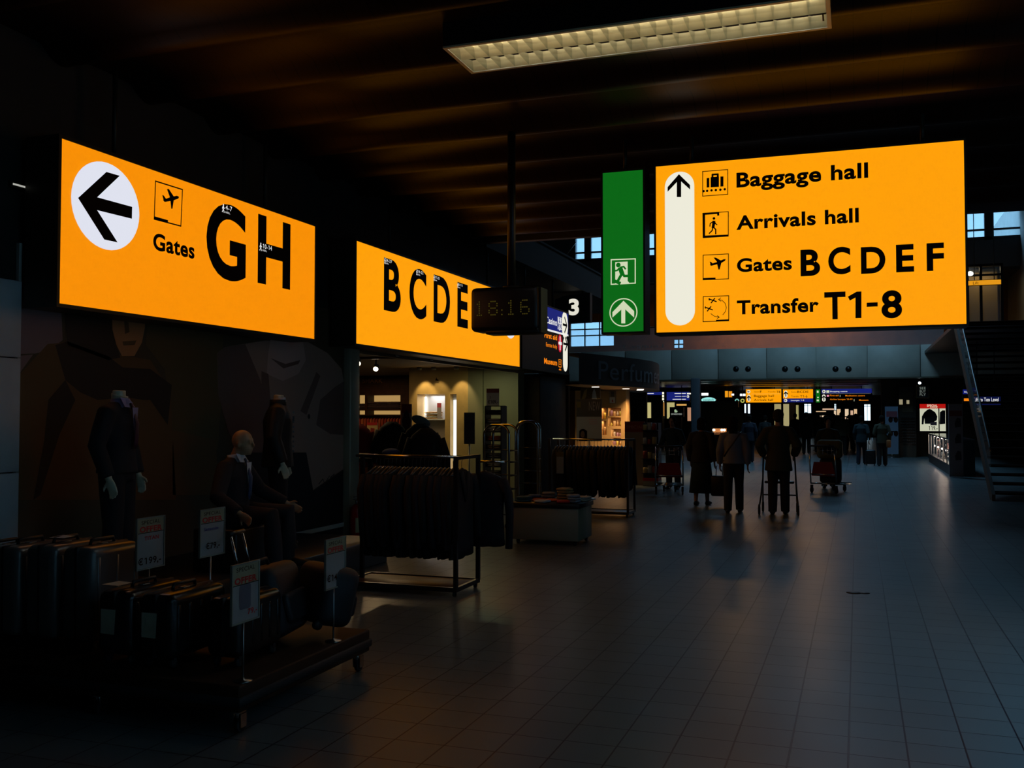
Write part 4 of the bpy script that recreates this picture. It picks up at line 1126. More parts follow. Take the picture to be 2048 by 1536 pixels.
# ---- table of folded clothes
tx0, tx1, ty0, ty1 = -4.2, -3.32, 11.85, 12.5
tb = thing('display_table', 'white box display table covered with folded clothes', 'table', ((tx0 + tx1) / 2, (ty0 + ty1) / 2, 0))
MB().rbox((tx0, ty0, .06), (tx1, ty1, .47), .006, 1).build('body', mat('off white laminate', (.19, .19, .13), .5), tb)
MB().rbox((tx0 - .02, ty0 - .02, .47), (tx1 + .02, ty1 + .02, .53), .005, 1).build('top', M_BLACK, tb)
for x in (tx0 + .06, tx1 - .06):
    for y in (ty0 + .06, ty1 - .06): MB().lathe([(0, -.014), (.028, -.014), (.028, .014), (0, .014)], (x, y, .029), 12, (1, 0, 0)).box((x - .02, y - .015, .03), (x + .02, y + .015, .062)).build('castor', M_RUBBER, tb)


def folded(label, x, y, z, sx, sy, sz, rz, m, group):
    M_ = Matrix.Translation((x, y, z)) @ Matrix.Rotation(rz, 4, 'Z')
    mb = MB(); rings = []
    for k in range(9):
        u = -1 + 2 * k / 8; ring = []
        for j in range(14):
            q = 2 * pi * j / 14; a = abs(cos(q)) ** .5 * (1 if cos(q) > 0 else -1); b = abs(sin(q)) ** .6 * (1 if sin(q) > 0 else -1)
            e = 1 - .25 * abs(u) ** 5; ring.append(M_ @ V((u * sx / 2, a * sy / 2 * e, sz / 2 + b * sz / 2 * (1 - .12 * sin(k * 1.7 + j) * (b > 0)) * e)))
        rings.append(ring)
    mb.ring_loft(rings)
    o = mb.build('folded_garment', m, None)
    # set its origin where it lies
    for v in o.data.vertices: v.co -= V((x, y, z))
    o.location = (x, y, z)
    return tag(o, label, 'folded garment', group)


C = lambda n, c: mat(n, c, .85, bump=.15, scale=60)
heap = [(1050, 'teal', (.01, .07, .09), 2), (1072, 'blue', (.03, .06, .14), 2), (1110, 'grey', (.16, .17, .18), 3), (1095, 'dark red', (.14, .008, .01), 1), (1085, 'salmon', (.35, .10, .06), 1), (1122, 'orange', (.5, .10, .02), 1),
        (1095, 'white', (.4, .42, .42), 1), (1145, 'red', (.3, .006, .008), 1), (1150, 'khaki', (.24, .19, .08), 5), (1172, 'pale blue', (.22, .27, .32), 3), (1180, 'yellow', (.4, .34, .03), 1), (1190, 'ivory', (.42, .40, .34), 2)]
slots = {'teal': (-4.1, 12.0), 'blue': (-4.05, 12.3), 'grey': (-3.86, 12.33), 'dark red': (-3.95, 12.25), 'salmon': (-3.9, 12.07), 'orange': (-3.74, 12.12), 'white': (-3.82, 11.94), 'red': (-3.55, 11.96), 'khaki': (-3.62, 12.26), 'pale blue': (-3.46, 12.1), 'yellow': (-3.45, 12.38), 'ivory': (-3.38, 12.3)}
for px_, nm, c, n_ in heap:
    x, y = slots[nm]
    for k in range(n_):
        zz = .53 + k * .034
        if nm in ('grey', 'dark red', 'yellow'): zz = .532 + k * .034
        folded(('%s folded garment in the heap on the white table' % nm) if n_ == 1 else '%s folded garments stacked on the white table' % nm, x + .01 * (k % 2), y + random.uniform(-.01, .01), zz, .17, .2, .033, random.uniform(-.3, .3), C(nm + ' knit', c), 'folded clothes on the white table, ' + nm)

# ================================================================== THE CLOTHES SHOP BEHIND THE OPENING
M_SHOP_CEIL = mat('shop ceiling', (.30, .22, .13), .7)
XS0, YS1 = -13.0, 21.5
struct('ceiling_shop', MB().box((XS0, 9.5, Z_OPEN), (XW - .2, YS1, Z_OPEN + .1)), M_SHOP_CEIL)
struct('wall_shop_left', MB().box((XS0 - .1, 9.5, 0), (XS0, YS1, Z_OPEN)).box((XS0, 9.4, 0), (XW - .2, 9.5, Z_OPEN)), M_WOOD_D)
FE = Frame((0, Y_OPEN1, 0), (1, 0, 0))
xl, xm, xr = FE.px(818, 800)[0], FE.px(936, 800)[0], XW - .02


def pxhole(fr, x0, y0, x1, y1):
    a0, b0 = fr.px(x0, y1); a1, b1 = fr.px(x1, y0); return (a0, a1, max(b0, .02), b1)


H1 = pxhole(FE, 834, 788, 890, 905); H2 = pxhole(FE, 900, 788, 913, 960)
struct('wall_shop_end', holed_wall(Y_OPEN1, xl, xm, 0, Z_OPEN, [H1, H2], .45), M_BEIGE)
struct('wall_shop_side', MB().box((xm, Y_OPEN1, 0), (xm + .32, Y_OPEN1 + .4, Z_OPEN)).box((xm + .33, Y_OPEN1 + .02, 0), (xr, Y_OPEN1 + .4, Z_OPEN)), mat('pale olive wall panel', (.30, .27, .15), .55))
nb = thing('display_niche', 'white lit display niche with folded striped shirts in the birch wall', 'niche', ((H1[0] + H1[1]) / 2, Y_OPEN1 + .4, H1[2]))
MB().box((H1[0], Y_OPEN1 + .40, H1[2]), (H1[1], Y_OPEN1 + .44, H1[3])).build('back_panel', M_WHITE_PAINT, nb)
zsh = FE.px(860, 838)[1]
MB().box((H1[0], Y_OPEN1 + .02, zsh - .02), (H1[1], Y_OPEN1 + .4, zsh)).box((H1[0], Y_OPEN1 + .02, H1[2]), (H1[1], Y_OPEN1 + .4, H1[2] + .02)).build('shelf', M_WHITE_PAINT, nb)
MB().box((H1[0] + .01, Y_OPEN1 + .36, zsh + .05), (H1[0] + .035, Y_OPEN1 + .385, H1[3] - .05)).build('light_tube', glow('niche light tube', (1, .95, .85), 4.0), nb)
lamp('AREA', ((H1[0] + H1[1]) / 2, Y_OPEN1 + .2, H1[3] - .02), (.95, .95, 1), 2.2, .35, name='niche_lamp')
ls = thing('light_strip', 'tall bright white light strip recessed in the birch wall', 'lamp', ((H2[0] + H2[1]) / 2, Y_OPEN1 + .2, H2[2]))
MB().box((H2[0] + .03, Y_OPEN1 + .1, H2[2] + .02), (H2[1] - .02, Y_OPEN1 + .14, H2[3] - .12)).build('diffuser', glow('strip diffuser', (1, 1, .95), 1.4), ls)
MB().box((H2[0] + .006, Y_OPEN1 + .14, H2[2] + .006), (H2[1] - .006, Y_OPEN1 + .2, H2[3] - .006)).build('backing', M_WHITE_PAINT, ls)
xa = FE.px(845, 835)[0]; xb = FE.px(874, 835)[0]
for k in range(5): folded('striped shirt folded in the pile in the lit niche', (xa + xb) / 2 + .01 * (k % 2), Y_OPEN1 + .2, zsh + .03 * k, xb - xa, .26, .03, .1 * (k % 3 - 1), C('striped shirt %d' % (k % 2), ((.5, .3, .12), (.5, .5, .45))[k % 2]), 'striped shirts in the niche')
t = thing('price_card', 'small red topped card standing beside shirts in the lit niche', 'card', (FE.px(875, 835)[0], Y_OPEN1 + .1, zsh))
q = [FE.px(871, 838), FE.px(879, 806)]; FN = Frame((0, Y_OPEN1 + .08, 0), (1, 0, 0))
MB().slab(FN, q[0][0], q[0][1], q[1][0], q[1][1], -.02, 0).build('card', mat('grey photo card', (.25, .22, .22), .6), t)
MB().rect(FN, q[0][0], q[1][1] - .09, q[1][0], q[1][1], .001).build('header', mat('rose print', (.4, .05, .07), .6), t)
# logo on the birch wall
mb = MB(); mb.textpx(FE, 'fred', 871, 766, 878, 763, -.002 + .004, .0); a, b = FE.px(874, 759); mb.poly(FE, [(a - .04, b - .02), (a - .01, b + .05), (a, b + .01), (a + .04, b - .01), (a + .03, b - .03)], .002)
lg = mb.build('wall_logo', M_INK, None); tag(lg, 'small dark printed mark high on the birch wall', 'logo')
# dark shelf wall further back
FD = Frame((0, YS1 - .02, 0), (1, 0, 0))
x0_, x1_ = FD.px(690, 800)[0], FD.px(822, 800)[0]
G1 = [pxhole(FD, *k, YS1) if 0 else pxhole(FD, *k) for k in ((705, 790, 729, 818), (734, 790, 800, 818), (705, 821, 729, 829), (734, 821, 800, 829), (705, 831, 800, 880))]
struct('wall_shop_back', MB().box((XS0, YS1 + .42, 0), (xr, YS1 + .5, Z_OPEN)), M_WOOD_D)
sh = holed_wall(YS1, x0_, x1_, 0, Z_OPEN, G1, .4).build('wall_shelving', M_WOOD_D, None); tag(sh, 'dark red wood shelving along the back wall of the shop', 'shelving')
MB().textpx(FD, '& SHARK', 714, 766, 766, 757, .024, .01).build('gold_lettering', mat('old gold lettering', (.16, .08, .02), .4, .6), sh)
M_SHELF_L = glow('warm shelf light', (1.0, .72, .32), 1.1)
for g in G1[:4]:
    MB().box((g[0], YS1 + .36, g[2]), (g[1], YS1 + .4, g[3])).build('lit_back', glow('lit cream back', (.75, .62, .32) if g[3] - g[2] < .15 else (.5, .30, .10), .8), sh)
g = G1[4]; random.seed(11)
for k in range(16):
    x = g[0] + .05 + (g[1] - g[0] - .1) * k / 15
    o = MB().tube([(x, YS1 + .2, g[3] - .03), (x, YS1 + .2, g[3] - .10), (x, YS1 + .2, g[2] + .1)], [(.012, .03), (.02, .16), (.022, .17)], 10, V((1, 0, 0))).build('shirt', C('rail shirt %d' % (k % 3), ((.30, .05, .02), (.25, .03, .02), (.36, .10, .03))[k % 3]), None)
    tag(o, 'reddish shirt hanging on the low rail of the dark shelving', 'shirt', 'shirts in the dark shelving')
MB().tube([(g[0], YS1 + .2, g[3] - .02), (g[1], YS1 + .2, g[3] - .02)], .012, 8).build('rail', M_CHROME, sh)
for gi, xs_ in ((0, (.25, .7)), (1, (.08, .2, .32, .45, .58, .7, .82))):
    g = G1[gi]
    for f in xs_:
        for k in range(random.choice((2, 3, 4))):
            folded('dark folded garment in a row on the upper dark shelf', g[0] + (g[1] - g[0]) * f, YS1 + .14, g[2] + k * .045, .26, .24, .045, random.uniform(-.1, .1), C('shelf knit %d' % (k % 2), ((.03, .02, .03), (.06, .04, .05))[k % 2]), 'folded garments in the dark shelving')
# ceiling spots
def spot_head(label, px_, py_, y, energy=14, aim=(.35, -.8, -.55)):
    z = Z_OPEN - .16; p = on_z(px_, py_, z); d = V(aim).normalized()
    t = thing('spotlight', label, 'spotlight', (p.x, p.y, Z_OPEN))
    MB().cyl((p.x, p.y, Z_OPEN), (p.x, p.y, z), .012, 8).build('stem', M_BLACK, t)
    MB().tube([p - d * .09, p - d * .07, p + d * .03], [.02, .045, .05], 16).build('head', M_STEEL, t)
    MB().lathe([(0, 0), (.043, 0), (.043, .006), (0, .008)], p + d * .031, 16, d).build('lens', glow('spot lens', (1, .85, .6), 6.0, False), t)
    l = lamp('SPOT', p + d * .06, (1, .66, .32), energy, .04, V((0, 0, -1)).rotation_difference(d).to_euler(), radians(70), 'spot_beam'); return t


spot_head('lit shop spotlight closest to the steel pillar', 716, 725, 13, 9)
spot_head('smaller lit shop spotlight right of the brightest one', 752, 736, 15, 16, (.25, -.8, -.6))
for k, px_ in enumerate((852, 880, 925)):
    a, b = FE.px(px_, 745)
    d = V((0, .55, -1)).normalized(); p = V((a, Y_OPEN1 - .32, Z_OPEN - .06))
    t = thing('downlight', ('left', 'middle', 'right')[k] + 'most downlight washing the birch wall', 'downlight', (p.x, p.y, Z_OPEN))
    MB().lathe([(.05, 0), (.05, .07), (.038, .07), (.038, .01)], p, 16).build('ring', M_STEEL, t)
    MB().lathe([(0, 0), (.036, 0), (.036, .01), (0, .01)], p + V((0, 0, .02)), 14).build('lens', glow('spot lens', (1, .85, .6), 6.0, False), t)
    lamp('SPOT', p + V((0, 0, -.01)), (1, .74, .36), (22, 9, 16)[k], .03, V((0, 0, -1)).rotation_difference(d).to_euler(), radians(62), 'wall_washer')
tk = MB().box((-12, 14.5, Z_OPEN - .04), (-6.8, 14.54, Z_OPEN)).build('lighting_track', M_STEEL, None); tag(tk, 'thin steel lighting track across the shop ceiling', 'track')
lamp('AREA', (-9.5, 16.0, Z_OPEN - .05), (1, .62, .28), 16, 1.6, name='shop_ceiling_lamp')
lamp('AREA', (-11.0, 20.0, Z_OPEN - .05), (1, .55, .22), 14, 1.0, name='shop_ceiling_lamp')
lamp('AREA', (-6.75, 17.4, Z_OPEN - .05), (.85, .95, .55), 5, .5, name='shop_ceiling_lamp')
# shopfront beam with its steel brackets
bm2 = MB().box((XW - .02, Y_OPEN0, Z_OPEN - .14), (XW + .02, Y_OPEN1, Z_OPEN)).build('shopfront_rail', mat('dull bronze rail', (.16, .12, .06), .35, .8), None); tag(bm2, 'dull metal rail across the top of the shop opening', 'rail')
for px_ in (839, 905):
    a, b = FX.px(px_, 720); MB().box((XW + .02, a - .06, Z_OPEN - .12), (XW + .05, a + .06, Z_OPEN - .01)).build('bracket', M_CHROME, bm2)
# display posters and cards
def floor_card(label, x, y, px0, py0, px1, py1, m, header=None, hfrac=.2, extra=None, name='poster_stand', foot=True):
    fr = Frame((0, y, 0), (1, 0, 0)); a0, b0 = fr.px(px0, py1); a1, b1 = fr.px(px1, py0)
    t = thing(name, label, 'poster stand', fr.P((a0 + a1) / 2, 0))
    MB().slab(fr, a0, b0, a1, b1, -.02, 0).build('panel', m, t)
    if header: MB().rect(fr, a0, b1 - (b1 - b0) * hfrac, a1, b1, .002).build('header', header, t)
    if extra: extra(fr, a0, b0, a1, b1, t)
    if foot and b0 > .03:
        MB().cyl(fr.P((a0 + a1) / 2, .01, -.01), fr.P((a0 + a1) / 2, b0 + .02, -.01), .012, 8).build('pole', M_STEEL, t)
        MB().lathe([(.13, 0), (.13, .012), (.02, .025)], fr.P((a0 + a1) / 2, 0, -.01), 20).build('foot', M_STEEL, t)
    return t


def ext_fig(fr, a0, b0, a1, b1, t):
    w, h = a1 - a0, b1 - b0; g = MB()
    g.poly(fr, [(a0 + w * x, b0 + h * y) for x, y in ((.2, .12), (.8, .12), (.95, .45), (.7, .72), (.3, .72), (.05, .45))], .003); g.disc(fr, a0 + w * .5, b0 + h * .74, w * .18, .003, n=16)
    g.build('picture', mat('dark picture print', (.03, .02, .03), .6), t)


def ext_lug(fr, a0, b0, a1, b1, t):
    w, h = a1 - a0, b1 - b0
    MB().poly(fr, [(a0 + w * x, b0 + h * y) for x, y in ((.3, .2), (.7, .15), (.72, .62), (.35, .66))], .003).build('picture', mat('red picture print', (.25, .02, .015), .6), t)


floor_card('cream poster with a red picture inside the shop', -8, 16.5, 734, 845, 755, 876, mat('cream poster', (.55, .42, .18), .6), M_RED, .18, ext_lug)
floor_card('tall poster stand with red header and dark figure inside the shop', -8, 15.2, 803, 808, 823, 870, mat('pale photo poster', (.30, .28, .25), .6), mat('dark rose print', (.25, .025, .03), .6), .28, ext_fig)
floor_card('blue grey info panel on a thin pole before the birch wall', -7, 16.0, 928, 825, 949, 888, mat('blue grey panel', (.055, .06, .075), .5), mat('lighter blue grey', (.08, .085, .10), .5), .3)
# shirt tower with price card
FT = Frame((0, 17.2, 0), (1, 0, 0)); a0, b0 = FT.px(969, 945); a1, b1 = FT.px(1003, 812)
st = thing('shirt_tower', 'tall narrow shelf tower of folded shirts topped by a price card', 'shelf tower', FT.P((a0 + a1) / 2, 0))
b0 = .02; mb = MB()
for x in (a0, a1 - .02): mb.box((x, 17.2, 0), (x + .02, 17.5, b1))
mb.build('side_panel', M_BLACK, st); mb = MB(); zz = [b0 + (b1 - b0) * k / 11 for k in range(12)]
for k in range(12): MB().box((a0 + .02, 17.2, zz[k] - .008), (a1 - .02, 17.5, zz[k] + .008)).build('shelf', M_RAIL, st)
cols_ = ['tower black', 'tower navy', 'tower white', 'tower grey', 'tower orange', 'tower tan', 'tower grey', 'tower white', 'tower black', 'tower black', 'tower grey']
tc_ = {'tower black': (.01, .01, .012), 'tower navy': (.02, .03, .06), 'tower white': (.5, .5, .48), 'tower grey': (.2, .2, .2), 'tower orange': (.55, .14, .02), 'tower tan': (.35, .24, .12)}
names_ = ['black', 'black', 'black', 'grey', 'white', 'grey', 'tan', 'orange', 'pale', 'white', 'black']
for k in range(11):
    cc = {'black': 'tower black', 'grey': 'tower grey', 'white': 'tower white', 'tan': 'tower tan', 'orange': 'tower orange', 'pale': 'tower white'}[names_[k]]
    for j in range(2): folded('%s shirt folded in the narrow shelf tower' % names_[k] + ('' if names_[k] in ('tan', 'orange', 'pale') else ' below the price card'), (a0 + a1) / 2, 17.34, zz[k] + .009 + j * .04, a1 - a0 - .06, .22, .04, 0, C(cc, tc_[cc]), 'shirts in the tower, ' + names_[k])
FT2 = Frame((0, 17.18, 0), (1, 0, 0)); q0, q1 = FT2.px(973, 811), FT2.px(998, 777)
MB().slab(FT2, q0[0], q0[1], q1[0], q1[1], -.01, 0).build('price_card', M_PAPER, st)
MB().rect(FT2, q0[0], q1[1] - .08, q1[0], q1[1], .001).build('card_header', mat('dull red print', (.25, .05, .04), .6), st)
w_ = q1[0] - q0[0]; h_ = q1[1] - q0[1]
MB().text(FT2, '€109,-', q0[0] + w_ * .1, q0[1] + h_ * .12, q1[0] - w_ * .08, q0[1] + h_ * .32, .002, .02).text(FT2, '2', q0[0] + w_ * .25, q0[1] + h_ * .42, q0[0] + w_ * .34, q0[1] + h_ * .56, .002, .01).build('price', M_INK, st)
# chrome arch rack
def arch_rack(label, px_, d, w, h, rz):
    g = ground(px_, d); t = thing('arch_rack', label, 'clothes rack', g, None, rz)
    for y in (-.14, .14):
        pts = [(-w / 2, y, .05), (-w / 2, y, h - .15)] + [(-w / 2 + .15 - .15 * cos(pi / 2 * k / 5), y, h - .15 + .15 * sin(pi / 2 * k / 5)) for k in range(1, 6)]
        pts += [(w / 2 - .15 + .15 * sin(pi / 2 * k / 5), y, h - .15 + .15 * cos(pi / 2 * k / 5)) for k in range(6)] + [(w / 2, y, .05)]
        MB().tube(pts, .018, 8).build('arch', M_CHROME, t, True)
    m = MB()
    for z in (.15, .35, .55, .75, .95, 1.12):
        for x in (-w / 2, w / 2): m.tube([(x, -.14, z), (x, .14, z)], .009, 6)
        m.tube([(-w / 2, .14, z), (w / 2, .14, z)], .009, 6)
    m.build('cross_bars', M_RAIL, t, True)
    for x in (-w / 2, w / 2): MB().box((x - .03, -.22, .0), (x + .03, .22, .05)).build('foot', M_RAIL, t, True)
    return t


arch_rack('chrome arch rack with ladder bars at the right of the shop opening', 1002, 14.6, .42, 1.50, radians(-8))
arch_rack('chrome arch rack half hidden behind the dark shop pillar', 1056, 15.6, .36, 1.55, radians(10))
# dark jackets on busts and a display table inside
def bust(label, px_, d, zt, m, hat=None):
    g = ground(px_, d); t = thing('bust_form', label, 'bust form', g); z = zt
    MB().tube([g + V((0, 0, z - .72)), g + V((0, 0, z - .5)), g + V((0, 0, z - .25)), g + V((0, 0, z - .1)), g + V((0, 0, z))], [(.24, .16), (.23, .15), (.26, .16), (.2, .12), (.08, .08)], 18, V((.94, .33, 0))).build('jacket', m, t)
    for s in (-1, 1):
        u = V((.94, .33, 0)) * s; MB().tube([g + u * .2 + V((0, 0, z - .15)), g + u * .29 + V((0, 0, z - .4)), g + u * .3 + V((0, 0, z - .68))], [.075, .065, .055], 10).build('sleeve', m, t)
    MB().cyl(g + V((0, 0, .02)), g + V((0, 0, z - .7)), .018, 8).build('pole', M_STEEL, t); MB().lathe([(.17, 0), (.17, .015), (.02, .03)], g, 20).build('foot', M_STEEL, t)
    if hat:
        MB().lathe([(.10, .0), (.105, .03), (.085, .1), (.05, .12), (.0, .125)], g + V((0, 0, z + .02)), 18, (.25, -.1, 1)).build('cap', hat, t)
    return t


bust('dark jacket on a bust form in front of the lit niche', 840, 14.4, 1.52, C('dark olive cloth', (.012, .012, .008)), None)
bust('black jacket with zipped front on a bust form right of the dark jacket', 852, 13.9, 1.46, C('black zip cloth', (.006, .006, .005)))
bust('black jacket on a bust form left of the red headed poster', 784, 16.2, 1.54, C('black coat cloth', (.008, .008, .007)))
bust('red and white jacket on a bust form next to the steel pillar', 716, 16.4, 1.50, C('red sport cloth', (.35, .02, .02)))
g = ground(842, 14.6); hb = MB().ell(g + V((0, 0, 1.56)), (.16, .1, .07), 16, 8, Matrix.Rotation(.4, 3, 'Y')).build('travel_hat', C('grey striped felt', (.18, .18, .14)), None); tag(hb, 'grey striped cap lying over the dark jackets', 'cap')
gt = ground(768, 14.2); it = thing('display_table', 'dark shop table behind the nearest clothes rack', 'table', gt)
MB().rbox(gt + V((-.45, -.4, .98)), gt + V((.45, .4, 1.04)), .01, 1).build('top', M_WOOD_D, it)
for sx in (-.4, .4):
    for sy in (-.35, .35): MB().box(gt + V((sx - .03, sy - .03, 0)), gt + V((sx + .03, sy + .03, .98))).build('leg', M_WOOD_D, it)
g = ground(783, 14.1); pc_ = MB().ell(g + V((0, 0, 1.105)), (.14, .12, .065), 16, 8).build('felt_hat', C('lilac felt', (.10, .10, .22)), None); tag(pc_, 'lilac blue cap lying on the dark shop table', 'cap')
random.seed(4)
for k, (dx, dy, nm, c) in enumerate(((-.3, -.1, 'tan', (.3, .2, .1)), (-.1, -.2, 'pink', (.35, .14, .15)), (.1, -.3, 'brown', (.12, .07, .05)), (.32, -.2, 'dark red', (.2, .02, .02)))):
    folded('%s folded garment on the dark shop table' % nm, gt.x + dx, gt.y + dy, 1.04, .2, .22, .05, random.uniform(-.3, .3), C('table ' + nm, c), 'garments on the dark shop table, ' + nm)

# ================================================================== PERFUME SHOP
M_DRUM = mat('dark brown fascia', (.022, .016, .014), .5)
plan = [ground(1158, 21.6), ground(1190, 22.1), ground(1225, 22.8), ground(1262, 23.6), ground(1290, 24.4), ground(1308, 25.2), ground(1317, 26.2), ground(1319, 27.4), ground(1317, 29)]
def smooth_path(P, n=6):
    out = []
    for i in range(len(P) - 1):
        p0, p1, p2, p3 = P[max(i - 1, 0)], P[i], P[i + 1], P[min(i + 2, len(P) - 1)]
        for k in range(n):
            t = k / n; out.append(.5 * ((2 * p1) + (p2 - p0) * t + (2 * p0 - 5 * p1 + 4 * p2 - p3) * t * t + (3 * p1 - p0 - 3 * p2 + p3) * t ** 3))
    return out + [P[-1]]
SP = smooth_path(plan); ZF0, ZF1 = 2.33, 3.03
pf = thing('perfume_fascia', 'curved dark perfume shop fascia lettered Perfumes', 'shop sign', (SP[0].x, SP[0].y, ZF0))
mb = MB(); n_ = len(SP)
for k in range(n_ - 1):
    a, b = SP[k], SP[k + 1]
    mb.add([a + V((0, 0, ZF0)), b + V((0, 0, ZF0)), b + V((0, 0, ZF1)), a + V((0, 0, ZF1))], [(0, 1, 2, 3)], True)
back = [V((XW, SP[0].y, 0)), V((XW, 29, 0))]
top_ = [p + V((0, 0, ZF1)) for p in SP] + [back[1] + V((0, 0, ZF1)), back[0] + V((0, 0, ZF1))]
bot = [p + V((0, 0, ZF0)) for p in SP] + [back[1] + V((0, 0, ZF0)), back[0] + V((0, 0, ZF0))]
mb.add(top_, [tuple(range(len(top_)))]); mb.build('fascia', M_DRUM, pf)
MB().add(bot, [tuple(range(len(bot) - 1, -1, -1))]).build('soffit', mat('warm soffit', (.16, .08, .03), .5), pf)
L_ = [0]
for k in range(n_ - 1): L_.append(L_[-1] + (SP[k + 1] - SP[k]).length)
def path_at(s):
    for k in range(n_ - 1):
        if L_[k + 1] >= s: f = (s - L_[k]) / (L_[k + 1] - L_[k]); return SP[k].lerp(SP[k + 1], f), (SP[k + 1] - SP[k]).normalized()
    return SP[-1], (SP[-1] - SP[-2]).normalized()
def s_of_px(px_): return min((abs((lambda q: 1024 + F_PX * (q.x * cos(YAW) + q.y * sin(YAW)) / (-q.x * sin(YAW) + q.y * cos(YAW)))(path_at(L_[-1] * k / 600)[0]) - px_), L_[-1] * k / 600) for k in range(601))[1]
vs_, fs_ = text_geo('Perfumes', .0); xa_, xb_ = min(v.x for v in vs_), max(v.x for v in vs_); yt_ = max(v.y for v in vs_)
s0 = s_of_px(1195); s1 = s_of_px(1296) + 1.35; mb = MB(); pts = []
for v in vs_:
    q, t_ = path_at(s0 + (v.x - xa_) / (xb_ - xa_) * (s1 - s0)); nn = V((t_.y, -t_.x, 0)); pts.append(q + nn * .03 + V((0, 0, ZF0 + .14 + .42 * v.y / yt_)))
mb.add(pts, fs_); mb.build('lettering', mat('pale blue acrylic lettering', (.17, .21, .25), .35), pf)
for px_, d in ((1191, 23.4), (1252, 25.0), (1281, 25.6), (1280, 26.4)):
    g = ground(px_, d); MB().lathe([(.0, 0), (.09, 0), (.09, .012), (0, .012)], g + V((0, 0, ZF0 - .014)), 18).build('downlight', glow('downlight disc', (1, .85, .65), 2.5), pf)
    lamp('SPOT', g + V((0, 0, ZF0 - .03)), (1, .66, .34), 130, .06, (radians(18), 0, 0), radians(120), 'downlight_beam')
# dark red pillar before it
struct('trim_7', MB().rbox((-6.95, Y_OPEN1 + .45, 0), (-6.05, 20.6, ZF0 + .12), .02, 2), M_WOOD_D)
# back wall of the perfume shop with lit shelves
YPW = 26.2; FQ = Frame((0, YPW, 0), (1, 0, 0))
pw0, pw1 = FQ.px(1150, 800)[0], FQ.px(1252, 800)[0]
HS = [pxhole(FQ, *k) for k in ((1203, 816, 1213, 838), (1216, 816, 1242, 832), (1216, 835, 1242, 852), (1222, 858, 1242, 873), (1222, 876, 1242, 890), (1203, 842, 1213, 870))]
struct('wall_perfume', holed_wall(YPW, pw0, pw1, 0, ZF0, HS, .4), mat('warm maple panel', (.50, .30, .12), .45, noise=.1, scale=3))
struct('wall_perfume_back', MB().box((-10, YPW + .4, 0), (pw1, YPW + .5, ZF0)), M_WALL_B)
random.seed(21)
pl_ = [mat('perfume box %d' % k, c, .35) for k, c in enumerate(((.6, .4, .2), (.5, .45, .4), (.3, .05, .04), (.6, .5, .1), (.35, .2, .3)))]
for h in HS:
    lamp('AREA', ((h[0] + h[1]) / 2, YPW + .15, h[3] - .01), (1, .72, .4), .8, (h[1] - h[0]) * .8, name='shelf_lamp')
    nb_ = max(1, int((h[1] - h[0]) / .085))
    for k in range(nb_):
        w = random.uniform(.045, .07); hh = random.uniform(.09, .7 * (h[3] - h[2])); x = h[0] + .05 + (h[1] - h[0] - .1) * k / max(1, nb_ - 1)
        if random.random() < .4:
            o = MB().lathe([(0, 0), (w / 2, 0), (w / 2, hh * .65), (w * .18, hh * .75), (w * .2, hh * .78), (w * .2, hh), (0, hh)], (x, YPW + .2, h[2]), 12).build('perfume_bottle', random.choice(pl_), None); tag(o, 'small perfume bottle on the warm lit shelves under the fascia', 'bottle', 'perfume bottles')
        else:
            o = MB().rbox((x - w / 2, YPW + .17, h[2]), (x + w / 2, YPW + .23, h[2] + hh), .004, 1).build('perfume_box', random.choice(pl_), None); tag(o, 'small perfume box on the warm lit shelves under the fascia', 'box', 'perfume boxes')


def pic_panel(label, fr, px0, py0, px1, py1, m, marks, th=.03, name='poster'):
    a0, b0 = fr.px(px0, py1); a1, b1 = fr.px(px1, py0)
    t = thing(name, label, 'poster', fr.P((a0 + a1) / 2, b0)); MB().slab(fr, a0, b0, a1, b1, -th, 0).build('panel', m, t)
    for k, (mm, pts) in enumerate(marks): MB().poly(fr, [(a0 + (a1 - a0) * x, b0 + (b1 - b0) * y) for x, y in pts], .002 + .001 * k).build('picture', mm, t)
    return t


FQ2 = Frame((0, YPW - .04, 0), (1, 0, 0))
pic_panel('framed perfume picture with a red dot on the maple wall', FQ2, 1218, 782, 1232, 807, mat('dull frame print', (.28, .2, .12), .6), [(M_PAPER, [(.1, .05), (.85, .05), (.85, .5), (.1, .5)]), (M_RED, [(.4, .12), (.62, .12), (.55, .32), (.42, .3)]), (mat('grey print', (.1, .09, .08), .6), [(.3, .55), (.75, .55), (.75, .95), (.3, .95)])])
FQ3 = Frame((0, 23.6, 0), (1, 0, 0))
pic_panel('golden perfume advert with a pale figure above the NEW board', FQ3, 1161, 774, 1200, 800, mat('gold brown print', (.20, .12, .03), .5), [(M_PAPER, [(.58, .0), (.62, .6), (.70, .9), (.78, .6), (.85, .0)]), (mat('light gold print', (.6, .4, .1), .5), [(.05, .05), (.2, .7), (.35, .9), (.3, .3), (.2, .0)])])


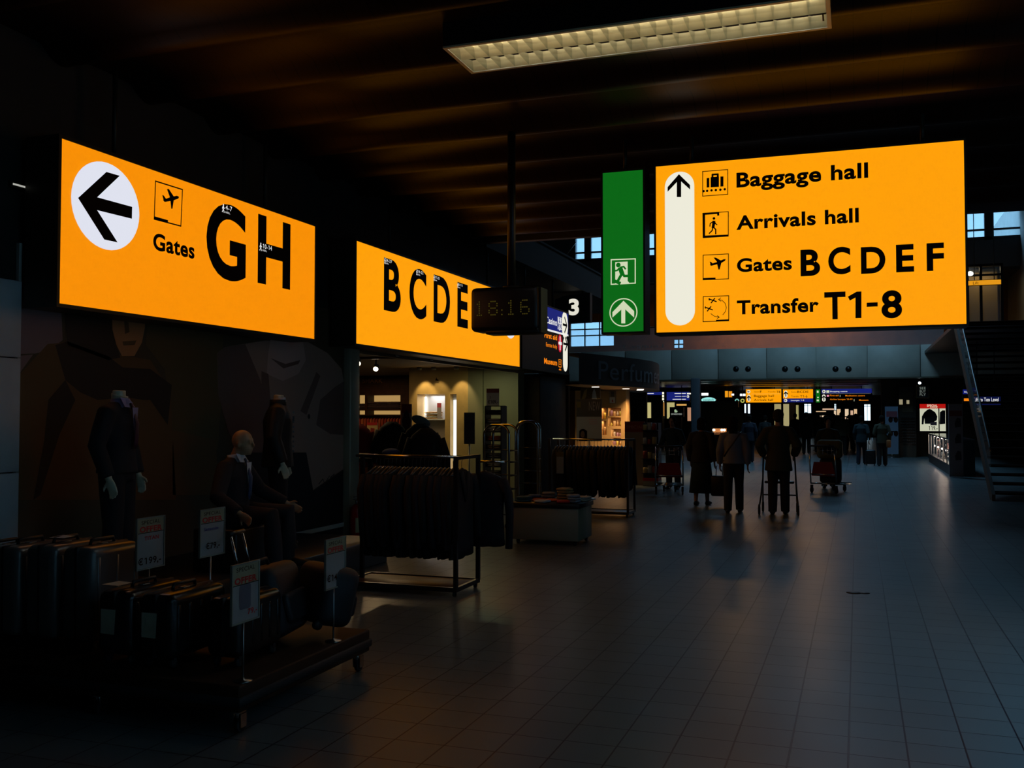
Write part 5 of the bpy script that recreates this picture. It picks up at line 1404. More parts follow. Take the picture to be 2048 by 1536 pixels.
def ext_new(fr, a0, b0, a1, b1, t):
    w, h = a1 - a0, b1 - b0
    MB().rect(fr, a0, b1 - h * .42, a1, b1, .002).build('board', mat('dark green grey board', (.03, .035, .04), .5), t)
    MB().text(fr, 'NEW', a0 + w * .5, b1 - h * .27, a1 - w * .05, b1 - h * .06, .004, .0).build('lettering', mat('silver lettering', (.2, .22, .24), .4), t)
    MB().rect(fr, a0 + w * .02, b1 - h * .2, a0 + w * .18, b1 - h * .06, .004).build('gold_mark', mat('dull gold print', (.1, .08, .01), .5), t)
    hd = MB(); hd.disc(fr, a0 + w * .26, b0 + h * .2, w * .15, .003, n=20); hd.poly(fr, [(a0 + w * .1, b0), (a0 + w * .43, b0), (a0 + w * .42, b0 + h * .25), (a0 + w * .12, b0 + h * .25)], .003); hd.build('hair_picture', M_INK, t)
    MB().disc(fr, a0 + w * .25, b0 + h * .16, w * .085, .004, rb=w * .13, n=16).build('face_picture', mat('face print', (.12, .06, .04), .6), t)
    for k in range(3): MB().rect(fr, a0 + w * .5, b1 - h * (.5 + .05 * k), a0 + w * .82, b1 - h * (.485 + .05 * k), .003).build('rose_line', mat('rose line print', (.35, .2, .22), .6), t)


floor_card('poster stand with a dark NEW board above a pale beauty poster', -4.8, 18.6, 1153, 798, 1203, 882, mat('pale grey poster', (.28, .29, .30), .6), None, .2, ext_new)


def ext_special(fr, a0, b0, a1, b1, t):
    w, h = a1 - a0, b1 - b0
    MB().text(fr, 'SPECIAL', a0 + w * .08, b1 - h * .105, a1 - w * .05, b1 - h * .06, .004, .01).build('lettering', mat('faded red lettering', (.5, .2, .15), .5), t)


floor_card('cream poster with red SPECIAL header beside the product rack', -3, 22.6, 1250, 843, 1289, 975, mat('cream pink poster', (.30, .24, .16), .6), mat('deep red print', (.28, .01, .01), .5), .16, ext_special)
FR = Frame((0, 22.4, 0), (1, 0, 0)); a0, b0 = FR.px(1286, 962); a1, b1 = FR.px(1316, 846); b0 = .03
pr = thing('product_rack', 'dark blue promotional rack with goods and a red foot', 'rack', FR.P((a0 + a1) / 2, 0))
MB().box((a0, 22.4, 0), (a1, 22.8, .12)).build('base', mat('pale rack base', (.25, .24, .18), .5), pr); MB().box((a0, 22.395, .12), (a1, 22.8, .19)).build('red_band', M_RED, pr)
MB().box((a0, 22.42, .19), (a1, 22.8, b1)).build('body', mat('navy rack panel', (.012, .014, .03), .5), pr)
for k in range(4): MB().box((a0, 22.25, .3 + k * .33), (a1, 22.42, .315 + k * .33)).build('shelf', mat('navy rack panel', (.012, .014, .03)), pr)
for k in range(4):
    for j in range(3):
        x = a0 + (a1 - a0) * (.2 + .3 * j)
        o = MB().rbox((x - .045, 22.29, .315 + k * .33), (x + .045, 22.37, .315 + k * .33 + (.12, .17, .15)[(j + k) % 3]), .006, 1).build('product_box', mat(('straw box', 'white box', 'red box')[(j + 2 * k) % 3], ((.5, .38, .12), (.42, .4, .34), (.3, .03, .02))[(j + 2 * k) % 3], .5), None)
        tag(o, 'small goods box on the dark blue promotional rack', 'box', 'boxes on the promotional rack')

# the lounge sign with its figure 3
FL = Frame((0, 22.0, 0), (1, 0, 0))
l3 = thing('lounge_sign', 'dark grey hanging panel with a white figure 3', 'sign', FL.P(FL.px(1150, 645)[0], FL.px(1150, 645)[1]))
P3 = [FL.px(*k) for k in ((1110, 599), (1128, 592), (1180, 585), (1180, 644), (1110, 648))]
mb = MB(); nn = len(P3); mb.add([FL.P(a, b, 0) for a, b in P3] + [FL.P(a, b, -.2) for a, b in P3], [tuple(range(nn)), tuple(range(2 * nn - 1, nn - 1, -1))] + [(k, k + nn, (k + 1) % nn + nn, (k + 1) % nn) for k in range(nn)]); mb.build('panel', mat('slate panel', (.06, .065, .075), .5), l3)
MB().textpx(FL, '3', 1137.5, 629, 1158, 597, .004, .04).build('figure', glow('cream lit figure', (.75, .73, .62), 1.0, False), l3)
p = FL.P(*P3[2]); MB().cyl((p.x - .2, 22.1, p.z - .02), (p.x - .2, 22.1, 4.56), .03, 8).build('hanger_rod', M_HOUSING, l3)
# mirrored lettering on the glass rail of the bridge
FGl = Frame((0, Y_B + .04, 0), (1, 0, 0)); zr = ZB1
gx0 = FGl.px(1120, 690)[0]
gr_ = thing('glass_rail', 'glass rail on the bridge with mirrored lounge lettering', 'railing', (0, Y_B + .04, zr))
MB().box((gx0, Y_B + .03, zr), (FGl.px(1888, 690)[0], Y_B + .045, zr + .95)).build('pane', M_GLASS, gr_)
MB().tube([(gx0, Y_B + .037, zr + .97), (FGl.px(1888, 690)[0], Y_B + .037, zr + .97)], .025, 8).build('handrail', M_RAIL, gr_)
MB().textpx(FGl, 'Lounge 3', 1246, 697, 1327, 688, .02, .0, True).build('mirrored_lettering', mat('grey film lettering', (.35, .33, .28), .5), gr_)

# ================================================================== STAIRS ON THE RIGHT
XA, XB2 = 2.42, 6.2
stp = thing('staircase', 'dark open staircase rising to the upper floor with a glass balustrade', 'stairs', ((XA + XB2) / 2, 24, 0))
NS, RISE, RUN, YST = 25, .163, .285, 20.9
for k in range(NS):
    MB().rbox((XA + .05, YST + k * RUN, (k + 1) * RISE - .05), (XB2, YST + k * RUN + .32, (k + 1) * RISE), .008, 1).build('tread', mat('matt black tread', (.008, .007, .006), .85, spec=.1), stp)
    MB().box((XA + .05, YST + k * RUN - .004, (k + 1) * RISE - .016), (XB2, YST + k * RUN, (k + 1) * RISE - .008)).build('nosing', mat('worn dark nosing', (.035, .03, .026), .6, .2), stp)
sl = RISE / RUN; Ytop = YST + NS * RUN
for x in (XA, XB2):
    mb = MB(); q = [(YST - .1, 0), (YST + .25, 0), (Ytop + .3, (Ytop + .3 - YST) * sl - .2), (Ytop + .3, (Ytop + .3 - YST) * sl + .14), (YST - .1, .12)]
    n_ = len(q); mb.add([(x, *p) for p in q] + [(x + .06, *p) for p in q], [tuple(range(n_)), tuple(range(2 * n_ - 1, n_ - 1, -1))] + [(k, k + n_, (k + 1) % n_ + n_, (k + 1) % n_) for k in range(n_)])
    mb.build('stringer', mat('bronze stringer', (.05, .034, .016), .6), stp)
p0, p1 = V((XA + .03, YST + .35, 1.02)), V((XA + .03, Ytop + .2, 1.02 + (Ytop - .15 - YST) * sl))
MB().tube([p0 - V((0, .12, .1)), p0, p1, p1 + V((0, .3, 0))], .022, 10).build('handrail', mat('dull handrail steel', (.14, .15, .15), .4, 1.0), stp)
MB().add([p0 + V((0, 0, -.85)), p1 + V((0, 0, -.85)), p1 + V((0, 0, -.04)), p0 + V((0, 0, -.04)), p0 + V((.012, 0, -.85)), p1 + V((.012, 0, -.85)), p1 + V((.012, 0, -.04)), p0 + V((.012, 0, -.04))], [(0, 1, 2, 3), (7, 6, 5, 4), (3, 2, 6, 7)]).build('glass_panel', M_GLASS, stp)
struct('floor_landing', MB().box((XA, Ytop, NS * RISE - .1), (XR, Y_B + .1, NS * RISE)), M_BLACK)

# ================================================================== SHOPS ON THE RIGHT BELOW THE BRIDGE
# lit counter case
XC = 2.36; yc0, yc1 = 28.9, 37.5
sc_ = thing('glass_counter', 'glass counter case sparkling with lit goods right of the hall', 'display case', (XC + .3, (yc0 + yc1) / 2, 0))
MB().box((XC, yc0, 0), (XC + .6, yc1, .28)).build('plinth', M_BLACK, sc_)
MB().box((XC, yc0 - .04, .0), (XC + .6, yc0, .98)).build('end_panel', M_BLACK, sc_)
MB().box((XC, yc0, .96), (XC + .6, yc1, 1.0)).build('top', mat('dark glass top', (.03, .03, .03), .1), sc_)
MB().box((XC + .5, yc0, .28), (XC + .6, yc1, .96)).build('back_panel', mat('dark warm back', (.10, .06, .05), .5), sc_)
MB().box((XC + .005, yc0, .62), (XC + .5, yc1, .63)).build('shelf', M_GLASS, sc_)
MB().box((XC, yc0, .28), (XC + .008, yc1, .96)).build('pane', M_GLASS, sc_)
for k in range(8): MB().box((XC - .01, yc0 + (yc1 - yc0) * k / 7 - .015, .28), (XC + .02, yc0 + (yc1 - yc0) * k / 7 + .015, .96)).build('mullion', M_STEEL, sc_)
random.seed(5)
wm = [mat('gift steel', (.5, .5, .5), .15, 1.0), mat('gift rose', (.5, .25, .22), .3), mat('gift cream', (.6, .55, .45), .4)]
for z in (.28, .63):
    for k in range(15):
        y = yc0 + .3 + k * .54; hh = random.uniform(.1, .22)
        o = MB().lathe([(0, 0), (.06, 0), (.055, .02), (.03, .05), (.05, hh * .7), (.02, hh), (0, hh)], (XC + random.uniform(.15, .32), y, z), 14).build('trinket', random.choice(wm), None); tag(o, 'small shiny trinket inside the sparkling glass counter', 'trinket', 'trinkets in the counter')
for k, y in enumerate((30.0, 31.6, 33.2, 34.8, 36.4)):
    for z in (.9, .58): lamp('POINT', (XC + .2, y, z), (1, .78, .62), 1.6, .02, name='case_lamp')
    for z in (.935, .6): MB().lathe([(0, 0), (.03, 0), (.03, .015), (0, .015)], (XC + .12, y, z), 10, (-.6, -.6, -.3)).build('case_light', glow('case light', (1, .82, .7), 10.0, False), sc_)
# picture board before it
FBd = Frame((0, 28.2, 0), (1, 0, 0)); a0, _ = FBd.px(1898, 880); a1, b1 = FBd.px(1925, 808)
bd = thing('advert_board', 'tall grey advert board with dark pictures under the stairs', 'advert board', FBd.P((a0 + a1) / 2, 0))
MB().slab(FBd, a0, .02, a1, b1, -.12, 0).build('panel', mat('grey board', (.24, .25, .27), .5), bd)
w = a1 - a0
MB().rect(FBd, a0 + w * .05, b1 - .32, a1 - w * .05, b1 - .17, .002).build('red_line', mat('dim red print', (.16, .03, .03), .5), bd)
for z in (1.32, .9, .45): MB().poly(FBd, [(a0 + w * .45, z), (a0 + w * .88, z + .02), (a0 + w * .85, z + .24), (a0 + w * .6, z + .26), (a0 + w * .42, z + .12)], .002).build('picture', mat('dark object print', (.03, .025, .03), .5), bd)
# wall of the shop under the bridge at right
YW = 41.2
struct('wall_shops', MB().box((.9, YW + .9, 0), (XR, YW + 1.1, ZB0)), mat('dark shop wall', (.05, .035, .015), .6))
FS = Frame((0, YW + .1, 0), (1, 0, 0))
def special_half(px0, px1, cut):
    a0, b0 = FS.px(px0, 862); a1, b1 = FS.px(px1, 808)
    return a0, b0, a1, b1
a0, b0, a1, b1 = special_half(1840, 1891, 0); hdr = FS.px(1860, 817)[1]; mid = FS.px(1878, 840)[0]
so = thing('lit_poster', 'lit special offer poster with a black jacket priced 119', 'lit poster', FS.P((a0 + a1) / 2, 0))
MB().slab(FS, a0 - .03, b0 - .03, a1 + .03, b1 + .03, -.12, -.005).build('frame', M_BLACK, so)
MB().slab(FS, a0, b0, mid - .02, hdr, -.01, 0).slab(FS, mid + .02, b0, a1, hdr, -.01, 0).build('face_panel', glow('poster light', (.55, .56, .42), 1.0), so)
MB().slab(FS, a0, hdr, a1, b1, -.01, 0).build('red_header', glow('red header light', (.42, .006, .004), 1.0), so)
MB().textpx(FS, 'SPECIAL', 1854, 813.5, 1875, 809, .003, .02).textpx(FS, 'OFFER', 1860, 816.5, 1875, 814, .003, .0).build('lettering', glow('cream header lettering', (.8, .7, .5), 1.0, False), so)
T = crop(1760, 660, 288, 1382); jk = MB()
jk.polypx(FS, [T(*k) for k in ((400, 905), (402, 830), (425, 790), (455, 765), (478, 757), (498, 768), (530, 790), (550, 830), (545, 865), (515, 885), (512, 900), (430, 900), (425, 845), (418, 905))], .003)
jk.polypx(FS, [T(*k) for k in ((572, 895), (575, 790), (600, 770), (626, 772), (626, 900), (575, 905))], .003); jk.build('jacket_picture', mat('black jacket print', (.006, .006, .012), .5), so)
MB().textpx(FS, '119.-', 1857.5, 860, 1875, 852, .003, .02).build('price', mat('brown red print', (.10, .01, .01), .5), so)
MB().polypx(FS, [T(*k) for k in ((484, 885), (545, 880), (545, 915), (484, 915))], .004).build('case_picture', mat('pink print', (.25, .12, .12), .5), so)
MB().cyl(FS.P((a0 + a1) / 2, 0, -.06), FS.P((a0 + a1) / 2, b0, -.06), .03, 8).build('pole', M_BLACK, so); MB().lathe([(.2, 0), (.2, .015), (.03, .03)], FS.P((a0 + a1) / 2, 0, -.06), 20).build('foot', M_BLACK, so)
# sunglasses poster and rack
def ext_sun(fr, a0, b0, a1, b1, t):
    w, h = a1 - a0, b1 - b0
    MB().rect(fr, a0 + w * .1, b1 - h * .22, a1 - w * .05, b1 - h * .1, .003).build('red_line', mat('muted rose print', (.16, .04, .05), .5), t)
    g = MB()
    for fy in (.72, .43):
        for fx in (.42, .82): g.disc(fr, a0 + w * fx, b0 + h * fy, w * .17, .003, rb=h * .06, n=18)
        g.rect(fr, a0 + w * .3, b0 + h * (fy + .03), a1 - w * .04, b0 + h * (fy + .055), .003)
    g.build('sunglasses_picture', M_INK, t)


floor_card('blue grey poster stand showing two pairs of sunglasses', 1, 40.5, 1771, 813, 1796, 908, mat('blue grey poster', (.13, .17, .22), .6), None, .2, ext_sun)
FRk = Frame((0, 41.1, 0), (1, 0, 0)); a0, _ = FRk.px(1799, 850); a1, b1 = FRk.px(1831, 775); b_ = FRk.px(1810, 826)[1]
rk = thing('sunglasses_rack', 'tall dark rack hung with rows of sunglasses', 'rack', FRk.P((a0 + a1) / 2, 0))
MB().box((a0, 41.1, 0), (a1, 41.35, b1)).build('body', mat('dark rack laminate', (.03, .024, .014), .45), rk)
MB().box((a0 + .1, 41.08, b_ + .03), (a1 - .1, 41.1, b1 - .2)).build('sign_panel', mat('dim bronze panel', (.08, .06, .03), .4), rk)
for k in range(10):
    z = .55 + k * .11
    MB().box((a0 + .03, 41.04, z - .012), (a1 - .03, 41.1, z - .006)).build('shelf', M_RAIL, rk)
    for j in range(4):
        x = a0 + .09 + (a1 - a0 - .18) * j / 3
        o = MB().tube([(x - .06, 41.05, z + .02), (x - .005, 41.05, z + .024), (x + .005, 41.05, z + .024), (x + .06, 41.05, z + .02)], .004, 5)
        for s in (-1, 1): o.lathe([(0, -.003), (.024, -.003), (.024, .003), (0, .003)], (x + .03 * s, 41.05, z + .012), 10, (0, 1, 0)).tube([(x + .06 * s, 41.05, z + .02), (x + .06 * s, 41.1, z + .015)], .003, 4)
        o = o.build('sunglasses', mat('smoke lens', (.02, .016, .012), .15), None); tag(o, 'dark sunglasses on a shelf of the tall dark rack', 'sunglasses', 'sunglasses on the rack')
tr = FRk.px(1812, 809); MB().box((tr[0] - .25, 41.07, tr[1]), (tr[0] - .12, 41.09, tr[1] + .2)).box((tr[0] + .02, 41.07, tr[1] + .02), (tr[0] + .12, 41.09, tr[1] + .17)).build('lit_card', glow('dim warm card', (.3, .26, .16), 1.0, False), rk)
FSB = Frame((0, 40.6, 0), (1, 0, 0)); a0, b0 = FSB.px(1834, 795); a1, b1 = FSB.px(1857, 772)
sb = thing('shop_sign', 'small square SEE BUY FLY sign above the lit jacket poster', 'sign', FSB.P((a0 + a1) / 2, b0))
MB().slab(FSB, a0, b0, a1, b1, -.06, 0).build('panel', mat('near black panel', (.012, .014, .014), .5), sb)
mb = MB(); h_ = (b1 - b0) / 3.6
for k, s in enumerate(('SEE', 'BUY', 'FLY')): mb.text(FSB, s, a0 + .1, b1 - h_ * (k + 1.05), a1 - .1, b1 - h_ * (k + .3), .003, .0)
mb.build('lettering', glow('grey green lettering', (.16, .19, .17), 1.0, False), sb)
fr_ = MB()
for q in ((a0 - .03, b0 - .03, a0, b1 + .03), (a1, b0 - .03, a1 + .03, b1 + .03), (a0, b0 - .03, a1, b0), (a0, b1, a1, b1 + .03)): fr_.slab(FSB, *q, -.06, .01)
fr_.build('frame', mat('gold frame', (.12, .08, .02), .4, .6), sb); MB().cyl(FSB.P((a0 + a1) / 2, b1, -.03), FSB.P((a0 + a1) / 2, ZB0, -.03), .015, 8).build('hanger_rod', M_BLACK, sb)
for px_, py_ in ((1841, 762), (1828, 809), (1886, 691), (1910, 786)):
    q = FSB.px(px_, py_); 
sl_ = thing('spotlight', 'bright small spotlight above the SEE BUY FLY sign', 'spotlight', (FSB.px(1840, 764)[0], 40.4, ZB0))
q = V((FSB.px(1840, 764)[0], 40.4, FSB.px(1840, 764)[1])); MB().cyl((q.x, q.y, ZB0), q, .012, 8).build('stem', M_BLACK, sl_); MB().tube([q, q + V((-.03, -.1, -.04))], [.04, .06], 12).build('head', M_STEEL, sl_)
MB().ell(q + V((-.03, -.11, -.045)), (.055, .02, .05), 12, 8).build('lens', glow('cool spot lens', (.7, .85, 1.0), 6.0, False), sl_)
# signs by the stairs
def small_sign(name, label, y, px0, py0, px1, py1, m, texts, hang_to=None, th=.08, cat='sign'):
    fr = Frame((0, y, 0), (1, 0, 0)); a0, b0 = fr.px(px0, py1); a1, b1 = fr.px(px1, py0)
    t = thing(name, label, cat, fr.P((a0 + a1) / 2, b0))
    h = MB().slab(fr, a0 - .02, b0 - .02, a1 + .02, b1 + .02, -th, -.01)
    h.build('housing', M_BLACK, t); MB().slab(fr, a0, b0, a1, b1, -.012, 0).build('face_panel', m, t)
    for s, x0, yb, x1, yt, mm, bo in texts: MB().textpx(fr, s, x0, yb, x1, yt, .004, bo).build('lettering', mm, t)
    if hang_to is not None:
        for f in (.2, .8):
            p = fr.P(a0 + (a1 - a0) * f, b1, -th / 2); MB().cyl(p, (p.x, p.y, hang_to), .016, 8).build('hanger_rod', M_HOUSING, t)
    return t, fr, (a0, b0, a1, b1)


M_NAVY = glow('navy sign acrylic', (.003, .005, .04), 1.0)
small_sign('lift_sign', 'dark blue Lift to Top Level sign seen behind the stairs', 34.0, 1944, 791, 2001, 810, M_NAVY, [('Lift to Top Level', 1948, 803, 1997, 795, M_TXT_W, .01)], NS * RISE - .1)
t_, fr, q = small_sign('direction_sign', 'little blue and black sign beside the stair stringer', 36.5, 1926, 779, 1941, 805, M_BLACK, [('tops', 1928, 785.5, 1939, 782, M_TXT_W, .0)], NS * RISE - .1)
MB().rect(fr, q[0], q[3] - (q[3] - q[1]) * .35, q[2], q[3], .001).build('blue_panel', M_BLUE, t_); MB().rect(fr, q[0] + .03, q[1] + .05, q[2] - .03, q[1] + .14, .003).build('orange_lettering', M_TXT_O, t_)
small_sign('lift_sign', 'long yellow Lift sign over the glazed lobby at right', 43.0, 1936, 559, 2002, 571, glow('yellow sign acrylic', (.75, .30, .01), 1.0), [('Lift', 1946, 569, 1957, 563, M_INK, .0)], 11.02)
# lift lobby behind: glazed frame on the upper floor
FLb = Frame((0, 44.0, 0), (1, 0, 0)); lx0, lx1 = FLb.px(1933, 600)[0], FLb.px(2006, 600)[0]; lz = FLb.px(1960, 528)[1]
lb_ = thing('lift_lobby', 'dark glazed lift lobby on the upper floor behind the yellow sign', 'lift', ((lx0 + lx1) / 2, 44.3, ZB1 - .3))
mb = MB()
for x in (lx0, lx0 + (lx1 - lx0) * .37, lx1 - .08): mb.box((x, 44.0, ZB1 - .3), (x + .1, 44.12, lz))
mb.box((lx0, 44.0, lz - .1), (lx1, 44.12, lz)).box((lx0, 44.0, FLb.px(1960, 552)[1]), (lx1, 44.1, FLb.px(1960, 552)[1] + .08)); mb.build('frame', M_BLACK, lb_)
MB().box((lx0, 44.08, ZB1 - .3), (lx1, 44.09, lz)).build('pane', M_GLASS, lb_); MB().box((lx0, 45.6, ZB1 - .3), (lx1, 45.7, lz)).build('back_panel', mat('ochre lobby panel', (.22, .14, .04), .6), lb_)
q = FLb.px(1940, 548); MB().ell((q[0], 43.9, q[1]), (.12, .06, .1), 14, 8).build('lamp', glow('lobby lamp', (.9, .9, .8), 2.0, False), lb_)
lamp('AREA', ((lx0 + lx1) / 2, 44.9, lz - .1), (1, .8, .5), 14, 1.0, name='lobby_lamp')

# ================================================================== THE FAR HALL
def hang_sign(name, label, y, px0, py0, px1, py1, bands, texts, extra=None):
    fr = Frame((0, y, 0), (1, 0, 0)); a0, b0 = fr.px(px0, py1); a1, b1 = fr.px(px1, py0)
    t = thing(name, label, 'sign', fr.P((a0 + a1) / 2, b0))
    MB().slab(fr, a0 - .025, b0 - .025, a1 + .025, b1 + .025, -.25, -.012).build('housing', M_HOUSING, t)
    for nm, m, y0_, y1_ in bands: MB().slab(fr, a0, fr.px(px0, y1_)[1], a1, fr.px(px0, y0_)[1], -.012, 0).build(nm, m, t)
    for s, x0, yb, x1, yt, mm, bo in texts:
        if s is None: a, b = fr.px(x0, yb); c, d = fr.px(x1, yt); MB().rect(fr, a, b, c, d, .004).build('lettering', mm, t)
        elif s == 'o': a, b = fr.px(x0, yb); r_ = fr.px(x1, yb)[0] - a; MB().disc(fr, a, b, r_, .004, n=20).build('arrow_disc', mm, t); MB().stroke(fr, [(a - r_ * .6, b), (a + r_ * .6, b)], r_ * .3, .006).stroke(fr, [(a - r_ * .1, b + r_ * .5), (a - r_ * .6, b), (a - r_ * .1, b - r_ * .5)], r_ * .3, .006).build('arrow', M_INK, t)
        elif s == 'c': a, b = fr.px(x0, yb); c, d = fr.px(x1, yt); MB().capsule(fr, a, b, c, d, .004).build('arrow_capsule', mm, t); mx = (a + c) / 2; MB().stroke(fr, [(mx, d - .06), (mx, d - .3)], .05, .006).stroke(fr, [(mx - .1, d - .18), (mx, d - .08), (mx + .1, d - .18)], .05, .006).build('arrow', M_INK, t)
        else: MB().textpx(fr, s, x0, yb, x1, yt, .004, bo).build('lettering', mm, t)
    for f in (.2, .8):
        p = fr.P(a0 + (a1 - a0) * f, b1, -.12); MB().cyl(p, (p.x, p.y, ZB0 + .02), .02, 8).build('hanger_rod', M_HOUSING, t)
    return t


YS2 = 52.0; TA = crop(1260, 660, 300, 1920); TB = crop(1540, 660, 300, 1920)
A = lambda x, y: TA(x, y); B = lambda x, y: TB(x, y)
def tx(Tf, s, x0, yb, x1, yt, m, bo=.01): return (s, *Tf(x0, yb), *Tf(x1, yt), m, bo)
hang_sign('gates_sign', 'far orange sign reading baggage hall and arrivals hall', YS2, *A(1485, 760), 1562.5, TA(0, 928)[1], [('face_panel', M_ORANGE, 778.7, 805)],
          [tx(TA, 'o', 1518, 790, 1540, 0, M_WHITE_LIT), tx(TA, 'c', 1503, 916, 1540, 828, M_WHITE_LIT), tx(TA, 'Baggage hall', 1588, 858, 1842, 828, M_INK), tx(TA, 'Arrivals hall', 1588, 908, 1830, 880, M_INK),
           tx(TA, 'Gates', 1588, 798, 1655, 782, M_INK, 0), tx(TA, 'F', 1664, 803, 1686, 776, M_INK), tx(TA, 'Transfer', 1765, 798, 1865, 782, M_INK, 0), tx(TB, 'T8', 84, 807, 132, 778, M_INK), tx(TA, None, 1553, 820, 1920, 817, M_TXT_W)])
hang_sign('gates_sign', 'far orange and blue sign reading gates B C D E and lounges', YS2, *B(168, 762), *B(550, 926), [('face_panel', M_ORANGE, 779, 797), ('blue_panel', M_BLUE, 797.2, 804.6)],
          [tx(TB, 'c', 183, 866, 222, 775, M_WHITE_LIT), tx(TB, 'BCDE', 350, 806, 492, 776, M_INK), tx(TB, 'Gates', 272, 802, 340, 784, M_INK, 0), tx(TB, 'T1-6', 388, 864, 478, 834, M_INK), tx(TB, 'Transfer', 272, 860, 375, 836, M_INK, 0),
           tx(TB, 'o', 200, 902, 221, 0, M_WHITE_LIT), tx(TB, 'Lounges 1-2', 268, 908, 437, 890, M_TXT_W)])
hang_sign('exit_sign', 'far small green exit sign between orange and blue signs', YS2, *B(588, 764), *B(640, 926), [('face_panel', M_GREEN, 779, 805)], [tx(TB, None, 600, 806, 622, 776, M_PALE), tx(TB, None, 598, 912, 626, 890, M_PALE), tx(TB, None, 604, 870, 624, 856, M_PALE)])
hang_sign('direction_sign', 'far blue and black sign reading shopping centre', YS2, *B(660, 757), *B(1303, 932), [('blue_panel', M_BLUE, 778, 786.8), ('black_panel', M_BLACK, 787.5, 805)],
          [tx(TB, 'o', 690, 787, 712, 0, M_WHITE_LIT), tx(TB, 'Shopping centre', 767, 795, 990, 777, M_TXT_W), tx(TB, None, 722, 804, 758, 772, M_PALE), tx(TB, None, 662, 816, 1290, 811, M_TXT_W), tx(TB, 'c', 668, 915, 711, 826, M_WHITE_LIT),
           tx(TB, 'First aid', 767, 848, 876, 828, M_TXT_O), tx(TB, 'Meditation centre', 965, 850, 1213, 830, M_TXT_O), tx(TB, 'Airline lounges 10-99', 767, 896, 1055, 876, M_TXT_O), tx(TB, 'Museum', 1140, 906, 1258, 887, M_TXT_O), tx(TB, None, 895, 856, 900, 832, M_PALE), tx(TB, None, 1074, 912, 1079, 884, M_PALE), tx(TB, None, 728, 854, 754, 832, glow('pink lit mark', (.8, .25, .4), 1, False))])
hang_sign('direction_sign', 'far blue sign with one white line above the left shops', YS2, *A(215, 793), *A(408, 925), [('blue_panel', M_BLUE, 784, 790), ('black_panel', M_BLACK, 790, 804.5)], [tx(TA, None, 218, 817, 305, 809, M_TXT_W)])
hang_sign('direction_sign', 'far blue sign with three rows of white lines and white arrows', YS2, *A(470, 795), *A(760, 925), [('blue_panel', M_BLUE, 784, 801), ('black_panel', M_BLACK, 801, 804.5)],
          [tx(TA, None, 570, 817, 715, 808, M_TXT_W), tx(TA, None, 575, 853, 715, 846, M_TXT_W), tx(TA, None, 545, 891, 715, 882, M_TXT_W), tx(TA, None, 730, 824, 792, 805, M_WHITE_LIT), tx(TA, 'o', 742, 851, 758, 0, M_WHITE_LIT)])


def light_panel(label, px0, py0, px1, py1, y, col, st=1.0, name='light_box', th=.06, cat='lamp', mount='ceiling'):
    fr = Frame((0, y, 0), (1, 0, 0)); a0, b0 = fr.px(px0, py1); a1, b1 = fr.px(px1, py0)
    t = thing(name, label, cat, fr.P((a0 + a1) / 2, b0))
    MB().slab(fr, a0 - .015, b0 - .015, a1 + .015, b1 + .015, -th, -.005).build('frame', M_HOUSING, t)
    MB().slab(fr, a0, b0, a1, b1, -.006, 0).build('diffuser', glow('lit panel %s' % str(tuple(round(c, 2) for c in col)) + str(st), col, st), t)
    if mount == 'ceiling': p = fr.P((a0 + a1) / 2, b1, -th / 2); MB().cyl(p, (p.x, p.y, ZB0 + .02), .015, 8).build('hanger_rod', M_HOUSING, t)
    elif mount == 'floor': p = fr.P((a0 + a1) / 2, b0, -th / 2); MB().box((p.x - .04, p.y - .02, 0), (p.x + .04, p.y + .02, p.z)).build('post', M_HOUSING, t); MB().box((p.x - .15, p.y - .15, 0), (p.x + .15, p.y + .15, .02)).build('foot', M_HOUSING, t)
    return t


for k in range(4): light_panel(('topmost', 'second', 'third', 'lowest')[k] + ' white square of the vertical light column beside the blue signs', 1324.3, 784 + k * 6, 1328, 788.5 + k * 6, 51.0, (.85, .82, .6), 1.3, mount='ceiling' if k == 0 else None)
light_panel('bright white lamp over the oval cyan sign', 1403, 786, 1417, 791, 47, (.95, 1, 1), 2.0)
light_panel('bright white lamp left of the far baggage sign', 1480, 787.5, 1491, 792, 49, (.9, .97, 1), 2.0)
light_panel('small bright lamp beside the paired orange signs', 1463, 787.5, 1468, 791, 49, (.9, .97, 1), 2.0)
light_panel('left of the paired small orange hanging signs', 1450, 782, 1456, 794.5, 50, (.85, .32, .01), 1.0, 'hanging_sign', cat='sign')
light_panel('right of the paired small orange hanging signs', 1457.5, 782.5, 1464, 794.5, 50, (.8, .27, .01), 1.0, 'hanging_sign', cat='sign')
FO = Frame((0, 46.5, 0), (1, 0, 0)); a, b = FO.px(1417, 800); ra = FO.px(1431.5, 800)[0] - a; rb_ = FO.px(1417, 794.6)[1] - b
ov = thing('oval_sign', 'oval cyan lit shop sign', 'sign', FO.P(a, b - rb_))
mb = MB(); mb.disc(FO, a, b, ra + .03, -.0, rb_ + .03); mb.ring_loft([[FO.P(a + (ra + .03) * cos(2 * pi * k / 32), b + (rb_ + .03) * sin(2 * pi * k / 32), c) for k in range(32)] for c in (-.15, -.002)]); mb.build('housing', M_HOUSING, ov)
MB().disc(FO, a, b, ra, .003, rb_).build('face_panel', glow('cyan sign acrylic', (.28, .72, .68), 1.1), ov)
MB().text(FO, 'swatch', a - ra * .72, b - rb_ * .35, a + ra * .72, b + rb_ * .55, .006, .0).build('lettering', mat('teal lettering', (.05, .25, .25), .5), ov)
MB().cyl(FO.P(a, b + rb_, -.07), (a, 46.57, ZB0 + .02), .02, 8).build('hanger_rod', M_HOUSING, ov)
